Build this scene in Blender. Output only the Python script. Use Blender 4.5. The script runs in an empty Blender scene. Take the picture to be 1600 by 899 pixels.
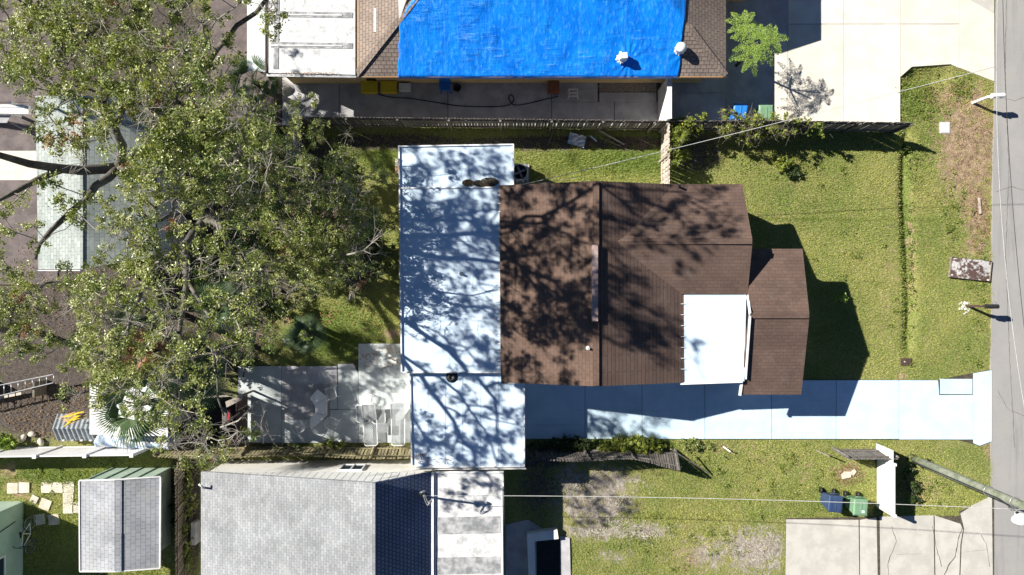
import bpy, math, random
import numpy as np
from mathutils import Vector, Matrix

random.seed(7)
rng = np.random.default_rng(11)
sc = bpy.context.scene
C = sc.collection
R = math.radians

# ------------------------------------------------------------------ camera, light
H, F, CY = 32.0, 1058.0, 449.5          # flying height (m), focal length in photo pixels
cam = bpy.data.cameras.new('camera'); cam_o = bpy.data.objects.new('camera', cam); C.objects.link(cam_o)
cam_o.location = (0, 0, H); cam_o.rotation_euler = (0, 0, 0)
cam.sensor_width = 36; cam.lens = F/1600*36; cam.clip_end = 2000; cam.clip_start = 0.5
sc.camera = cam_o
SUN_EL, SUN_DIR = 37.0, (-0.913, 0.408)
w = bpy.data.worlds.new('World'); sc.world = w; w.use_nodes = True
nt = w.node_tree; bg = nt.nodes['Background']
sky = nt.nodes.new('ShaderNodeTexSky'); sky.sky_type = 'NISHITA'; sky.sun_disc = False
sky.sun_elevation = R(SUN_EL); sky.sun_rotation = math.atan2(SUN_DIR[0], SUN_DIR[1]) % (2*math.pi)
sky.altitude = 2500; sky.air_density = 0.72; sky.dust_density = 0.1; sky.ozone_density = 4.0
nt.links.new(sky.outputs[0], bg.inputs[0]); bg.inputs[1].default_value = 0.05
sl = bpy.data.lights.new('sun', 'SUN'); sl.energy = 5.0; sl.angle = R(0.5); sl.color = (1.0, 0.95, 0.86)
so = bpy.data.objects.new('sun', sl); C.objects.link(so); so.location = (-30, 15, 40)
sd = Vector((SUN_DIR[0]*math.cos(R(SUN_EL)), SUN_DIR[1]*math.cos(R(SUN_EL)), math.sin(R(SUN_EL))))
so.rotation_euler = sd.to_track_quat('Z', 'Y').to_euler()
sc.view_settings.view_transform = 'Standard'; sc.view_settings.look = 'None'
sc.view_settings.exposure = 0.95; sc.view_settings.gamma = 1
sc.cycles.max_bounces = 5; sc.cycles.diffuse_bounces = 3; sc.cycles.transparent_max_bounces = 8
sc.cycles.transmission_bounces = 3

# ------------------------------------------------------------------ helpers
def P(px, py, h=0.0):
    """world point at height h that stands at photo position px, py"""
    return Vector(((px-800)/F*(H-h), -(py-CY)/F*(H-h), h))

def tag(o, label=None, cat=None, group=None, kind=None):
    if label: o['label'] = label
    if cat: o['category'] = cat
    if group: o['group'] = group
    if kind: o['kind'] = kind
    return o

def empty(name, loc, label, cat, group=None, rz=0.0):
    o = bpy.data.objects.new(name, None); o.empty_display_size = 0.2
    C.objects.link(o); o.location = loc; o.rotation_euler = (0, 0, rz)
    return tag(o, label, cat, group)

def copy_tree(o, parent=None, label=None, loc=None, rz=None):
    c = o.copy(); C.objects.link(c); c.parent = parent
    for ch in list(o.children): copy_tree(ch, c)
    if label: c['label'] = label
    if loc is not None: c.location = loc
    if rz is not None: c.rotation_euler = (0, 0, rz)
    return c

def link_mesh(name, me, parent=None, loc=None, rot=None):
    o = bpy.data.objects.new(name, me); C.objects.link(o); o.parent = parent
    if loc is not None: o.location = loc
    if rot is not None: o.rotation_euler = rot
    return o

class MB:
    def __init__(s): s.v = []; s.f = []; s.sm = []
    def add(s, vs, fs, smooth=False):
        n = len(s.v); s.v += [tuple(v) for v in vs]
        s.f += [tuple(i+n for i in f) for f in fs]; s.sm += [smooth]*len(fs); return s
    def box(s, c, d, rz=0, M=None):
        hx, hy, hz = d[0]/2, d[1]/2, d[2]/2
        vs = [Vector((x*hx, y*hy, z*hz)) for x in (-1, 1) for y in (-1, 1) for z in (-1, 1)]
        m = M if M is not None else Matrix.Rotation(rz, 3, 'Z')
        c = Vector(c); vs = [m @ v + c for v in vs]
        return s.add(vs, [(0,1,3,2),(4,6,7,5),(0,4,5,1),(2,3,7,6),(0,2,6,4),(1,5,7,3)])
    def beam(s, a, b, wd, ht):
        a, b = Vector(a), Vector(b); d = b-a; L = d.length
        if L < 1e-5: return s
        q = d.to_track_quat('X', 'Z').to_matrix()
        return s.box((a+b)/2, (L, wd, ht), M=q)
    def prism(s, poly, z0, z1):
        """poly: list of (x,y); z0,z1 numbers or lists"""
        n = len(poly)
        za = z0 if isinstance(z0, (list, tuple)) else [z0]*n
        zb = z1 if isinstance(z1, (list, tuple)) else [z1]*n
        a = sum(poly[i][0]*poly[(i+1)%n][1]-poly[(i+1)%n][0]*poly[i][1] for i in range(n))
        if a < 0: poly = poly[::-1]; za = za[::-1]; zb = zb[::-1]
        vs = [(p[0], p[1], z) for p, z in zip(poly, za)] + [(p[0], p[1], z) for p, z in zip(poly, zb)]
        fs = [tuple(range(n-1, -1, -1)), tuple(range(n, 2*n))]
        fs += [(i, (i+1)%n, n+(i+1)%n, n+i) for i in range(n)]
        return s.add(vs, fs)
    def tube(s, pts, r, n=6, cap=True, smooth=True):
        pts = [Vector(p) for p in pts]; m = len(pts)
        rs = r if isinstance(r, (list, tuple)) else [r]*m
        vs = []; up = Vector((0, 0, 1)); pv = None
        for i, p in enumerate(pts):
            d = (pts[min(i+1, m-1)]-pts[max(i-1, 0)])
            if d.length < 1e-6: d = Vector((0, 0, 1))
            d.normalize()
            u = pv - d*pv.dot(d) if pv is not None else d.cross(up if abs(d.z) < .9 else Vector((1, 0, 0)))
            if u.length < 1e-4: u = d.orthogonal()
            u.normalize(); pv = u; v2 = d.cross(u)
            for k in range(n):
                a = 2*math.pi*k/n
                vs.append(p + (u*math.cos(a)+v2*math.sin(a))*rs[i])
        fs = [(i*n+k, i*n+(k+1)%n, (i+1)*n+(k+1)%n, (i+1)*n+k) for i in range(m-1) for k in range(n)]
        if cap: fs += [tuple(range(n-1, -1, -1)), tuple((m-1)*n+k for k in range(n))]
        return s.add(vs, fs, smooth)
    def lathe(s, c, prof, n=16, smooth=True):
        c = Vector(c); vs = []
        for r, z in prof:
            for k in range(n):
                a = 2*math.pi*k/n; vs.append(c+Vector((r*math.cos(a), r*math.sin(a), z)))
        m = len(prof)
        fs = [(i*n+k, i*n+(k+1)%n, (i+1)*n+(k+1)%n, (i+1)*n+k) for i in range(m-1) for k in range(n)]
        fs += [tuple(range(n-1, -1, -1)), tuple((m-1)*n+k for k in range(n))]
        return s.add(vs, fs, smooth)
    def mesh(s, name, mat=None):
        me = bpy.data.meshes.new(name); me.from_pydata(s.v, [], s.f)
        me.polygons.foreach_set('use_smooth', s.sm); me.update()
        if mat: me.materials.append(mat)
        return me
    def build(s, name, mat, parent=None, local=False, bevel=0):
        """world-coordinate mesh unless local; origin goes to the parent's base or to the mesh's own base"""
        if local or (parent is not None and parent.type == 'EMPTY' or parent is not None):
            off = Vector((0, 0, 0))
            if not local:
                p = parent
                while p is not None: off += p.location; p = p.parent
            s.v = [tuple(Vector(v)-off) for v in s.v]
            o = link_mesh(name, s.mesh(name, mat), parent)
        else:
            A = np.array(s.v); off = Vector(((A[:, 0].min()+A[:, 0].max())/2, (A[:, 1].min()+A[:, 1].max())/2, A[:, 2].min()))
            s.v = [tuple(Vector(v)-off) for v in s.v]
            o = link_mesh(name, s.mesh(name, mat), None, off)
        if bevel:
            b = o.modifiers.new('bevel', 'BEVEL'); b.width = bevel; b.segments = 2; b.limit_method = 'ANGLE'
        return o

def np_mesh(name, V, Fq, mat, attrs=None, smooth=False):
    me = bpy.data.meshes.new(name); V = np.asarray(V, dtype=np.float32); Fq = np.asarray(Fq, dtype=np.int32)
    k = Fq.shape[1]; me.vertices.add(len(V)); me.vertices.foreach_set('co', V.ravel())
    me.loops.add(Fq.size); me.loops.foreach_set('vertex_index', Fq.ravel())
    me.polygons.add(len(Fq)); me.polygons.foreach_set('loop_start', np.arange(0, Fq.size, k, dtype=np.int32))
    try: me.polygons.foreach_set('loop_total', np.full(len(Fq), k, dtype=np.int32))
    except Exception: pass
    me.polygons.foreach_set('use_smooth', np.full(len(Fq), smooth))
    me.update(calc_edges=True)
    for n, a in (attrs or {}).items():
        at = me.attributes.new(n, 'FLOAT', 'POINT'); at.data.foreach_set('value', np.asarray(a, dtype=np.float32))
    me.materials.append(mat); me.validate(); return me

# ------------------------------------------------------------------ materials
class N:
    def __init__(s, name):
        s.m = bpy.data.materials.new(name); s.m.use_nodes = True; s.t = s.m.node_tree
        s.b = s.t.nodes['Principled BSDF']; s.pos = s.t.nodes.new('ShaderNodeNewGeometry').outputs['Position']
        s.b.inputs['Specular IOR Level'].default_value = 0.3
    def n(s, ty, **kw):
        nd = s.t.nodes.new(ty)
        for k, v in kw.items(): setattr(nd, k, v)
        return nd
    def put(s, sock, v):
        if isinstance(v, bpy.types.NodeSocket): s.t.links.new(v, sock)
        elif isinstance(v, (tuple, list)) and len(v) == 3 and sock.type == 'RGBA': sock.default_value = (*v, 1)
        else: sock.default_value = v
    def noise(s, scale, detail=4, rough=.6, vec=None, dist=0.0):
        nd = s.n('ShaderNodeTexNoise'); nd.inputs['Scale'].default_value = scale; nd.inputs['Detail'].default_value = detail
        nd.inputs['Roughness'].default_value = rough; nd.inputs['Distortion'].default_value = dist
        s.put(nd.inputs['Vector'], vec if vec is not None else s.pos); return nd.outputs['Fac']
    def mapv(s, scale=(1,1,1), rot=0.0, loc=(0,0,0), vec=None):
        nd = s.n('ShaderNodeMapping'); s.put(nd.inputs['Vector'], vec if vec is not None else s.pos)
        nd.inputs['Scale'].default_value = scale; nd.inputs['Rotation'].default_value = (0, 0, rot); nd.inputs['Location'].default_value = loc
        return nd.outputs[0]
    def ramp(s, fac, a, b, lo=0.0, hi=1.0):
        nd = s.n('ShaderNodeMapRange'); nd.clamp = True; nd.interpolation_type = 'SMOOTHSTEP'
        s.put(nd.inputs[0], fac); nd.inputs[1].default_value = a; nd.inputs[2].default_value = b
        nd.inputs[3].default_value = lo; nd.inputs[4].default_value = hi; return nd.outputs[0]
    def mix(s, fac, a, b, mode='MIX'):
        nd = s.n('ShaderNodeMix', data_type='RGBA', blend_type=mode); s.put(nd.inputs[0], fac)
        s.put(nd.inputs[6], a); s.put(nd.inputs[7], b); return nd.outputs[2]
    def math(s, op, a, b=0.0, c=0.0):
        nd = s.n('ShaderNodeMath', operation=op); s.put(nd.inputs[0], a); s.put(nd.inputs[1], b); s.put(nd.inputs[2], c); return nd.outputs[0]
    def attr(s, name):
        nd = s.n('ShaderNodeAttribute'); nd.attribute_name = name; return nd.outputs['Fac']
    def bump(s, h, strength=.5, dist=.02):
        nd = s.n('ShaderNodeBump'); nd.inputs['Strength'].default_value = strength; nd.inputs['Distance'].default_value = dist
        s.put(nd.inputs['Height'], h); s.t.links.new(nd.outputs[0], s.b.inputs['Normal'])
    def out(s, col, rough=.8, metal=0.0):
        s.put(s.b.inputs['Base Color'], col); s.put(s.b.inputs['Roughness'], rough); s.put(s.b.inputs['Metallic'], metal); return s.m
    def rnd(s):
        return s.n('ShaderNodeObjectInfo').outputs['Random']

def plain(name, c1, c2=None, scale=3, rough=.8, bump=.3, bs=30, metal=0, vary=0.0, fine=.25, lo=.35, hi=.65):
    k = N(name); c2 = c2 or tuple(x*.7 for x in c1)
    f = k.ramp(k.noise(scale, 5), lo, hi); col = k.mix(f, c1, c2)
    fn = k.ramp(k.noise(bs*1.7, 3), .25, .75, 1-fine, 1+fine)
    col = k.mix(1.0, col, fn, 'MULTIPLY')
    if vary:
        col = k.mix(1.0, col, k.ramp(k.rnd(), 0, 1, 1-vary, 1+vary), 'MULTIPLY')
    if bump: k.bump(k.noise(bs, 4), bump, .01)
    return k.out(col, rough, metal)

def shingle(name, c1, c2, rot=0.0, row=.14, wid=.32, gap=.012, mortar=None, scuff=None, bumpd=.012):
    k = N(name); v = k.mapv(rot=rot)
    br = k.n('ShaderNodeTexBrick'); k.put(br.inputs['Vector'], v); br.inputs['Scale'].default_value = 1
    br.inputs['Brick Width'].default_value = wid; br.inputs['Row Height'].default_value = row
    br.inputs['Mortar Size'].default_value = gap; br.inputs['Mortar Smooth'].default_value = .3
    br.inputs['Bias'].default_value = 0.0
    k.put(br.inputs['Color1'], c1); k.put(br.inputs['Color2'], c2); k.put(br.inputs['Mortar'], mortar or tuple(x*.45 for x in c1))
    col = k.mix(1.0, br.outputs['Color'], k.ramp(k.noise(.7, 5), .3, .7, .82, 1.15), 'MULTIPLY')
    col = k.mix(1.0, col, k.ramp(k.noise(45, 3), .3, .7, .75, 1.25), 'MULTIPLY')
    if scuff: col = k.mix(k.ramp(k.noise(1.3, 6, .7), .52, .75, 0, .6), col, scuff)
    hh = k.math('ADD', k.math('MULTIPLY', br.outputs['Fac'], -1.0), k.math('MULTIPLY', k.noise(60, 2), .4))
    k.bump(hh, .6, bumpd); return k.out(col, .9)

M = {}
# ground with painted zones (attributes carry bare soil, leaf litter and shade darkened into the ground)
k = N('ground_soil')
d = k.attr('dirt'); l = k.attr('litter'); g = k.attr('lush')
n1 = k.noise(1.1, 6, .65); n2 = k.noise(9, 5, .7); n3 = k.noise(55, 3, .7)
n4 = k.noise(2.6, 6, .75); dm = k.ramp(k.math('ADD', d, k.math('MULTIPLY', k.math('SUBTRACT', n4, .5), 3.0)), .25, .75, 0, .95)
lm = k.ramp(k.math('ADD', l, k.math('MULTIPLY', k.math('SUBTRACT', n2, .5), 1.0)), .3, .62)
grass = k.mix(k.ramp(k.noise(.55, 6, .7), .38, .62), (.30, .305, .095), (.20, .25, .06))
grass = k.mix(k.ramp(n2, .42, .70, 0, .6), grass, (.42, .34, .20))
grass = k.mix(k.ramp(g, .1, .9), grass, (.14, .21, .045))
dirt = k.mix(k.ramp(k.noise(3.3, 6, .7), .35, .65), (.50, .36, .235), (.27, .185, .12)); dirt = k.mix(k.ramp(k.attr('pale'), .1, .5), dirt, k.mix(k.ramp(k.noise(4.3, 7, .8), .35, .65), (.56, .51, .45), (.25, .20, .165)))
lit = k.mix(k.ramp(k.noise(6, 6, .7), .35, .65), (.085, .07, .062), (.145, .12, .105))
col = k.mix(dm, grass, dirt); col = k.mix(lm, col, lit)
col = k.mix(1.0, col, k.ramp(n3, .25, .75, .55, 1.45), 'MULTIPLY')
col = k.mix(1.0, col, k.ramp(k.noise(16, 4, .7), .3, .7, .72, 1.25), 'MULTIPLY')
k.bump(k.math('ADD', n3, n2), .9, .06); M['ground'] = k.out(col, .95)

def leafmat(name, ca, cb, cc, rough=.45, trans=.3):
    k = N(name); t = k.attr('tint')
    col = k.mix(k.ramp(t, 0, .55), ca, cb); col = k.mix(k.ramp(t, .8, 1.0), col, cc)
    k.out(col, rough); k.b.inputs['Specular IOR Level'].default_value = .5
    tr = k.n('ShaderNodeBsdfTranslucent'); k.put(tr.inputs[0], k.mix(1.0, col, (1.5, 1.5, .7), 'MULTIPLY'))
    ms = k.n('ShaderNodeMixShader'); ms.inputs[0].default_value = trans
    k.t.links.new(k.b.outputs[0], ms.inputs[1]); k.t.links.new(tr.outputs[0], ms.inputs[2])
    k.t.links.new(ms.outputs[0], k.t.nodes['Material Output'].inputs[0]); return k.m
M['leaf'] = leafmat('oak_leaf', (.10, .15, .032), (.28, .31, .09), (.58, .58, .34), .36, .2)
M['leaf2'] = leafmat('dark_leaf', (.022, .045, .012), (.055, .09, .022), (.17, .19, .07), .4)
M['deadleaf'] = leafmat('dead_leaf', (.22, .10, .05), (.33, .17, .08), (.42, .28, .17), .7, .15)
M['vine'] = leafmat('vine_leaf', (.10, .15, .02), (.24, .28, .05), (.45, .42, .06), .45)
M['bright'] = leafmat('bright_leaf', (.15, .26, .04), (.30, .42, .08), (.45, .52, .18), .45)
M['palm'] = leafmat('palm_leaf', (.04, .075, .03), (.09, .14, .06), (.26, .28, .18), .32, .15)
M['grass'] = leafmat('grass_blade', (.19, .27, .05), (.42, .44, .13), (.64, .55, .32), .6, .3)
M['bark'] = plain('bark', (.15, .135, .115), (.075, .068, .06), 2.5, .9, .8, 18)
M['twig'] = plain('pale_twig', (.36, .33, .29), (.22, .2, .17), 5, .9, .4, 40)
k = N('white_coated_roof')
col = k.mix(k.ramp(k.noise(1.6, 5), .35, .65), (.62, .75, .88), (.54, .67, .80))
col = k.mix(k.ramp(k.noise(1.1, 8, .82), .54, .72, 0, .75), col, (.30, .33, .34)); col = k.mix(k.ramp(k.noise(7, 6, .8), .64, .76, 0, .5), col, (.33, .34, .34))
k.bump(k.noise(9, 5), .35, .012); M['white_roof'] = k.out(col, .75)
k = N('weathered_white_roof')
col = k.mix(k.ramp(k.noise(2.2, 8, .78), .42, .70), (.66, .66, .655), (.34, .35, .36))
col = k.mix(1.0, col, k.ramp(k.noise(40, 3), .3, .7, .9, 1.08), 'MULTIPLY'); k.bump(k.noise(25), .3, .01)
M['worn_white'] = k.out(col, .8)
M['tar_band'] = plain('grey_roof_seam', (.20, .21, .22), (.44, .44, .45), 3.0, .9, .4, 25)
M['brown_shingle_ns'] = shingle('brown_shingle_ns', (.138, .088, .066), (.114, .074, .056), R(90), .145, .30, .007, (.085, .058, .050), (.19, .14, .115))
M['brown_shingle_east'] = shingle('brown_shingle_east', (.112, .074, .059), (.096, .063, .051), R(90), .165, 1.4, .018, (.062, .044, .039), (.15, .115, .10), .02)  # stronger course lines, base darkened to carry the east slope's shade
M['brown_shingle_ew'] = shingle('brown_shingle_ew', (.128, .084, .066), (.106, .070, .056), 0, .145, .30, .006, (.082, .056, .048), (.15, .12, .107))
M['tan_shingle_ns'] = shingle('tan_shingle_ns', (.27, .215, .175), (.22, .18, .155), R(90), .15, .24, .014, (.13, .095, .08))
M['tan_shingle_ew'] = shingle('tan_shingle_ew', (.25, .20, .17), (.20, .165, .145), 0, .15, .24, .016, (.10, .075, .07))
M['grey_shingle'] = shingle('grey_shingle', (.34, .35, .36), (.255, .265, .28), R(90), .12, .24, .007, (.21, .215, .23), (.38, .38, .375))
M['shed_shingle'] = shingle('shed_shingle', (.33, .34, .36), (.29, .30, .325), R(90), .19, .30, .009, (.19, .195, .21), (.36, .35, .32))
M['blue_shingle'] = shingle('dark_slate_shingle', (.14, .18, .28), (.11, .15, .25), R(90), .14, .17, .02, (.05, .06, .09), bumpd=.03)  # steep east slope: its blue shade is put into the shingle colour
M['green_shingle'] = shingle('pale_green_shingle', (.35, .38, .365), (.26, .29, .28), R(90), .17, .30, .010, (.19, .22, .21), (.42, .46, .43))
M['orange_edge'] = plain('orange_roof_flashing', (.50, .27, .12), (.42, .30, .19), 3, .8, .3, 20)
M['white_paint'] = plain('white_paint', (.78, .78, .76), (.70, .70, .69), 2, .55, .15, 20, fine=.05)
M['white_metal'] = plain('white_metal', (.78, .79, .80), (.68, .69, .70), 3, .35, .08, 20, fine=.04)
M['vinyl'] = plain('white_vinyl', (.80, .79, .80), (.74, .73, .74), 1.5, .4, .05, 20, fine=.03)
M['cream_wall'] = plain('cream_stucco', (.78, .58, .28), (.70, .52, .25), 2, .85, .4, 60)
M['stucco'] = plain('white_stucco', (.80, .79, .75), (.72, .71, .67), 2, .85, .4, 60, fine=.1)
M['green_wall'] = plain('pale_green_siding', (.44, .55, .46), (.38, .49, .41), 1.5, .8, .25, 40, fine=.08)
M['concrete'] = plain('grey_concrete', (.46, .455, .47), (.34, .335, .35), 1.4, .9, .35, 30, vary=.12, fine=.14)
M['concrete_cream'] = plain('cream_concrete', (.68, .64, .56), (.60, .56, .485), 1.1, .9, .3, 30, vary=.06, fine=.08)
k = N('pale_blue_painted_concrete')
col = k.mix(k.ramp(k.noise(1.3, 5), .35, .65), (.54, .69, .80), (.47, .62, .73)); col = k.mix(1.0, col, k.ramp(k.rnd(), 0, 1, .96, 1.04), 'MULTIPLY')
col = k.mix(k.ramp(k.noise(1.1, 8, .8), .58, .72, 0, .45), col, (.36, .40, .40)); col = k.mix(k.ramp(k.noise(4, 7, .8), .64, .76, 0, .6), col, (.22, .22, .21))
ty = k.noise(3.0, 4, .7, k.mapv((.06, 1, 1))); col = k.mix(k.ramp(ty, .56, .72, 0, .3), col, (.30, .33, .34))
k.bump(k.noise(25, 4), .3, .01); M['concrete_blue'] = k.out(col, .8)
M['patio'] = plain('patio_concrete', (.56, .60, .60), (.46, .50, .51), 1.2, .9, .3, 25, vary=.1, fine=.12)
M['concrete_old'] = plain('old_drive_concrete', (.49, .47, .43), (.41, .395, .36), 1.3, .9, .35, 30, vary=.06, fine=.12)
M['joint'] = plain('dirt_joint', (.10, .085, .06), (.05, .045, .035), 6, .95, .4, 50)
k = N('asphalt'); n = k.noise(70, 3, .8)
col = k.mix(k.ramp(n, .3, .7), (.20, .195, .195), (.38, .37, .36))
col = k.mix(k.ramp(k.noise(.5, 6, .7), .42, .62, 0, .5), col, (.33, .32, .30))
st = k.noise(1.6, 5, .7, k.mapv((1, .06, 1))); col = k.mix(k.ramp(st, .5, .7, 0, .45), col, (.17, .17, .17))
col = k.mix(k.ramp(k.noise(14, 2), .70, .77, 0, .7), col, (.06, .06, .06)); col = k.mix(k.ramp(k.noise(2.2, 8, .8), .62, .74, 0, .6), col, (.12, .12, .12))
k.bump(n, .5, .01); M['asphalt'] = k.out(col, .9)
M['wood'] = plain('weathered_wood', (.22, .19, .15), (.14, .12, .095), 8, .9, .5, 30, vary=.25)
M['wood_light'] = plain('light_fence_wood', (.50, .44, .37), (.38, .33, .28), 8, .85, .4, 30, vary=.18)
M['wood_green'] = plain('mossy_fence_wood', (.30, .26, .15), (.19, .17, .10), 6, .9, .5, 30, vary=.25)
M['wood_grey'] = plain('grey_fence_wood', (.19, .17, .155), (.12, .11, .10), 8, .9, .5, 30, vary=.2)
M['pole'] = plain('mossy_utility_pole', (.13, .15, .10), (.24, .25, .20), 3.5, .9, .8, 25, fine=.4)
M['black'] = plain('black_plastic', (.018, .018, .02), (.03, .03, .032), 5, .5, .1, 20)
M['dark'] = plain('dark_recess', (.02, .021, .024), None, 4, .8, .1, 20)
M['glass'] = plain('window_glass', (.03, .05, .07), (.02, .03, .05), 1, .08, 0, 20, fine=0)
M['metal'] = plain('galvanised_metal', (.45, .46, .47), (.36, .37, .38), 5, .4, .15, 30, metal=.6)
M['wire'] = plain('pale_cable', (.50, .50, .48), (.42, .42, .4), 3, .6, 0, 20)
M['wire_dark'] = plain('dark_cable', (.03, .03, .03), None, 3, .6, 0, 20)
M['pink'] = plain('pinkish_ridge_metal', (.42, .31, .28), (.30, .22, .21), 2.2, .6, .2, 20)
M['blue_bin'] = plain('blue_bin_plastic', (.02, .085, .26), (.035, .10, .27), 3, .4, .1, 30)
M['blue_bright'] = plain('bright_blue_plastic', (.02, .17, .55), (.03, .20, .58), 3, .4, .1, 30)
M['green_bin'] = plain('green_bin_plastic', (.15, .27, .16), (.17, .30, .19), 3, .45, .1, 30)
M['navy_bin'] = plain('navy_bin_plastic', (.03, .055, .125), (.045, .075, .15), 3, .4, .1, 30)
M['yellow'] = plain('yellow_plastic', (.72, .55, .03), (.62, .46, .03), 12, .5, .2, 30)
M['red'] = plain('red_paint', (.42, .03, .04), None, 3, .5, .1, 20)
M['terracotta'] = plain('terracotta', (.32, .12, .06), (.22, .09, .05), 5, .8, .2, 30)
M['brown_board'] = plain('brown_weathered_board', (.085, .052, .046), (.05, .033, .03), 3, .7, .3, 30)
k = N('peeling_board')
f = k.ramp(k.noise(3.2, 6, .65), .46, .56); col = k.mix(f, (.095, .058, .050), (.48, .47, .46))
col = k.mix(k.ramp(k.noise(9, 5), .5, .65, 0, .6), col, (.06, .04, .04)); k.bump(k.noise(25), .4, .01); M['peeling'] = k.out(col, .8)
M['stone'] = plain('cream_paver', (.62, .58, .50), (.52, .46, .38), 3, .9, .3, 30, vary=.1)
M['pebble'] = plain('pebble_concrete', (.36, .32, .28), (.18, .15, .13), 18, .9, .8, 25, fine=.4)
k = N('blue_tarpaulin')
v1 = k.mapv((1, .07, 1)); n1 = k.noise(2.2, 5, .7, v1); v3 = k.mapv((.14, 1, 1), R(-24)); n4 = k.noise(5.5, 5, .7, v3, .2); v5 = k.mapv((1, .05, 1)); n5 = k.noise(9, 4, .7, v5)
col = k.mix(k.ramp(n1, .32, .68), (.0, .165, .74), (.005, .255, .90)); col = k.mix(k.ramp(n5, .50, .70, 0, .55), col, (.10, .42, .95)); col = k.mix(k.math('MULTIPLY', k.ramp(n4, .56, .70, 0, .6), k.ramp(k.noise(.45, 3), .42, .62)), col, (.20, .52, .97))
col = k.mix(k.ramp(k.noise(3.5, 7, .75), .58, .75, 0, .25), col, (.18, .42, .80))
wv = k.n('ShaderNodeTexWave', wave_type='BANDS', bands_direction='X', wave_profile='SIN'); k.put(wv.inputs['Vector'], k.pos); wv.inputs['Scale'].default_value = .165
seam = k.ramp(wv.outputs['Fac'], .993, 1.0); col = k.mix(k.math('MULTIPLY', seam, .07), col, (.25, .55, .95))
msk = k.ramp(k.noise(.45, 3), .42, .62)
hh = k.math('ADD', k.math('MULTIPLY', k.math('MULTIPLY', n4, msk), 1.3), k.math('MULTIPLY', n5, .5)); k.bump(hh, .8, .06)
k.b.inputs['Specular IOR Level'].default_value = .35; M['tarp'] = k.out(col, .38)
k = N('silver_tarpaulin'); k.bump(k.noise(4, 5, .6, None, 1.0), .9, .12)
M['silver'] = k.out(k.mix(k.ramp(k.noise(3, 4, .6, None, .8), .45, .55), (.75, .76, .78), (.42, .55, .72)), .35)
M['crate_grey'] = plain('grey_corrugated_sheet', (.24,.27,.29), (.17,.19,.21), 5, .6, .3, 25)
M['sling'] = plain('grey_woven_sling', (.36,.38,.40), (.28,.30,.32), 5, .7, .1, 30)
M['dark_paving'] = plain('dark_stained_paving', (.17,.14,.135), (.10,.085,.085), 1.5, .9, .4, 25)  # paving tone darkened to stand in for tree shade

# ------------------------------------------------------------------ ground
def g_px(x, y): return 800+x*F/H, CY-y*F/H          # world -> photo position on the ground
def blob(X, Y, lst):
    a = np.zeros_like(X)
    for px, py, rx, ry, s in lst:
        a = np.maximum(a, s*np.exp(-(((X-px)/rx)**2+((Y-py)/ry)**2)))
    return a
DIRT = [(1512,225,48,90,1.25),(1530,150,14,30,.7),(1475,150,30,20,.7),(1528,330,24,50,1.1),(1525,385,22,25,.7),(1500,205,26,20,.8),(1548,300,7,260,.55),
        (1100,870,55,32,.75),(1180,862,60,38,1.05),(1200,720,22,14,.35),(930,790,58,34,1.15),(945,755,55,24,1.0),(890,760,25,40,.9),(1000,830,50,14,1.0),(930,830,50,16,1.0),(960,870,30,12,.6),
        (1325,740,24,16,1.0),(1255,735,14,20,.5),(1410,590,12,10,.7),(1385,490,14,60,.35),(1425,400,10,110,.45),(1400,330,20,90,.2),(1440,770,50,25,.45),(1500,740,30,30,.25),
        (610,522,16,9,1.0),(445,503,14,9,.7),(30,765,22,16,.9),(10,735,18,14,.8),(1545,700,8,20,.8),(840,780,40,30,.35),(1130,700,50,12,.4),(1210,320,60,60,.12),(60,655,60,18,.8),(1395,420,20,60,.3)]
LITTER_SHADE = [(60,520,100,70,1.2),(120,500,60,60,1.),(60,620,110,70,1.2),(150,440,160,110,1.2),(60,330,90,90,1.2),(300,350,110,90,1.0),(330,520,110,80,1.0),(250,640,120,60,1.2),(60,60,160,110,1.2),(240,100,160,110,1.2),(420,600,60,20,.7),(840,760,50,70,.6),(490,330,85,95,.95),(420,430,60,60,.9),(560,400,45,70,.8),(620,222,130,14,1.),(850,224,170,13,1.),(990,224,60,13,1.),(1090,240,50,40,.8),(480,240,70,30,.8),  # leaf litter, plus ground darkened in place of fence and canopy shade
          (300,800,14,120,1.0),(275,770,20,60,.9),(410,703,80,12,.8),(590,703,60,8,.9),(840,715,60,24,.9)]
LUSH = [(960,250,150,30,.8),(520,520,100,60,.7),(600,245,40,30,.7),(1425,150,30,50,.7),(1419,380,8,170,.9),(980,695,90,14,.9),(100,745,120,20,.7),(1450,230,20,60,.5),(180,840,140,80,.4)]
def paint(x, y):
    X, Y = g_px(x, y); return blob(X, Y, DIRT), np.clip(blob(X, Y, LITTER_SHADE), 0, 1), blob(X, Y, LUSH)
def ground_z(x, y):
    X, Y = g_px(x, y)
    z = .03*np.sin(x*.9+1)*np.cos(y*.7)+.015*np.sin(x*2.7)*np.sin(y*3.1) - .03
    z = np.minimum(z, -.005)
    win = 1/(1+np.exp(-(Y-205)/6))*1/(1+np.exp((Y-545)/8))
    xc = 1419+4*np.sin(Y/60.)
    z = z - .36*win*np.exp(-((X-xc)/8.0)**2) + .05*win*np.exp(-((X-xc-26)/14.)**2)*0
    z = z - .30*np.exp(-(((X-1450)/34)**4+((Y-128)/20)**4))
    return z
gx = np.concatenate([[-400,-150,-70,-35], np.arange(-27, 17.5, .22), np.arange(17.5, 20.5, .07), np.arange(20.6, 30, .22), [40,80,160,400]])
gy = np.concatenate([[-400,-150,-60,-25], np.arange(-17, 17.01, .2), [25,60,150,400]])
GX, GY = np.meshgrid(gx, gy); nx, ny = len(gx), len(gy)
fx, fy = GX.ravel(), GY.ravel(); da, la, ga = paint(fx, fy); pa = blob(*g_px(fx, fy), [(960,800,110,80,1),(1180,850,90,60,1),(930,850,80,50,1)])
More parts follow.
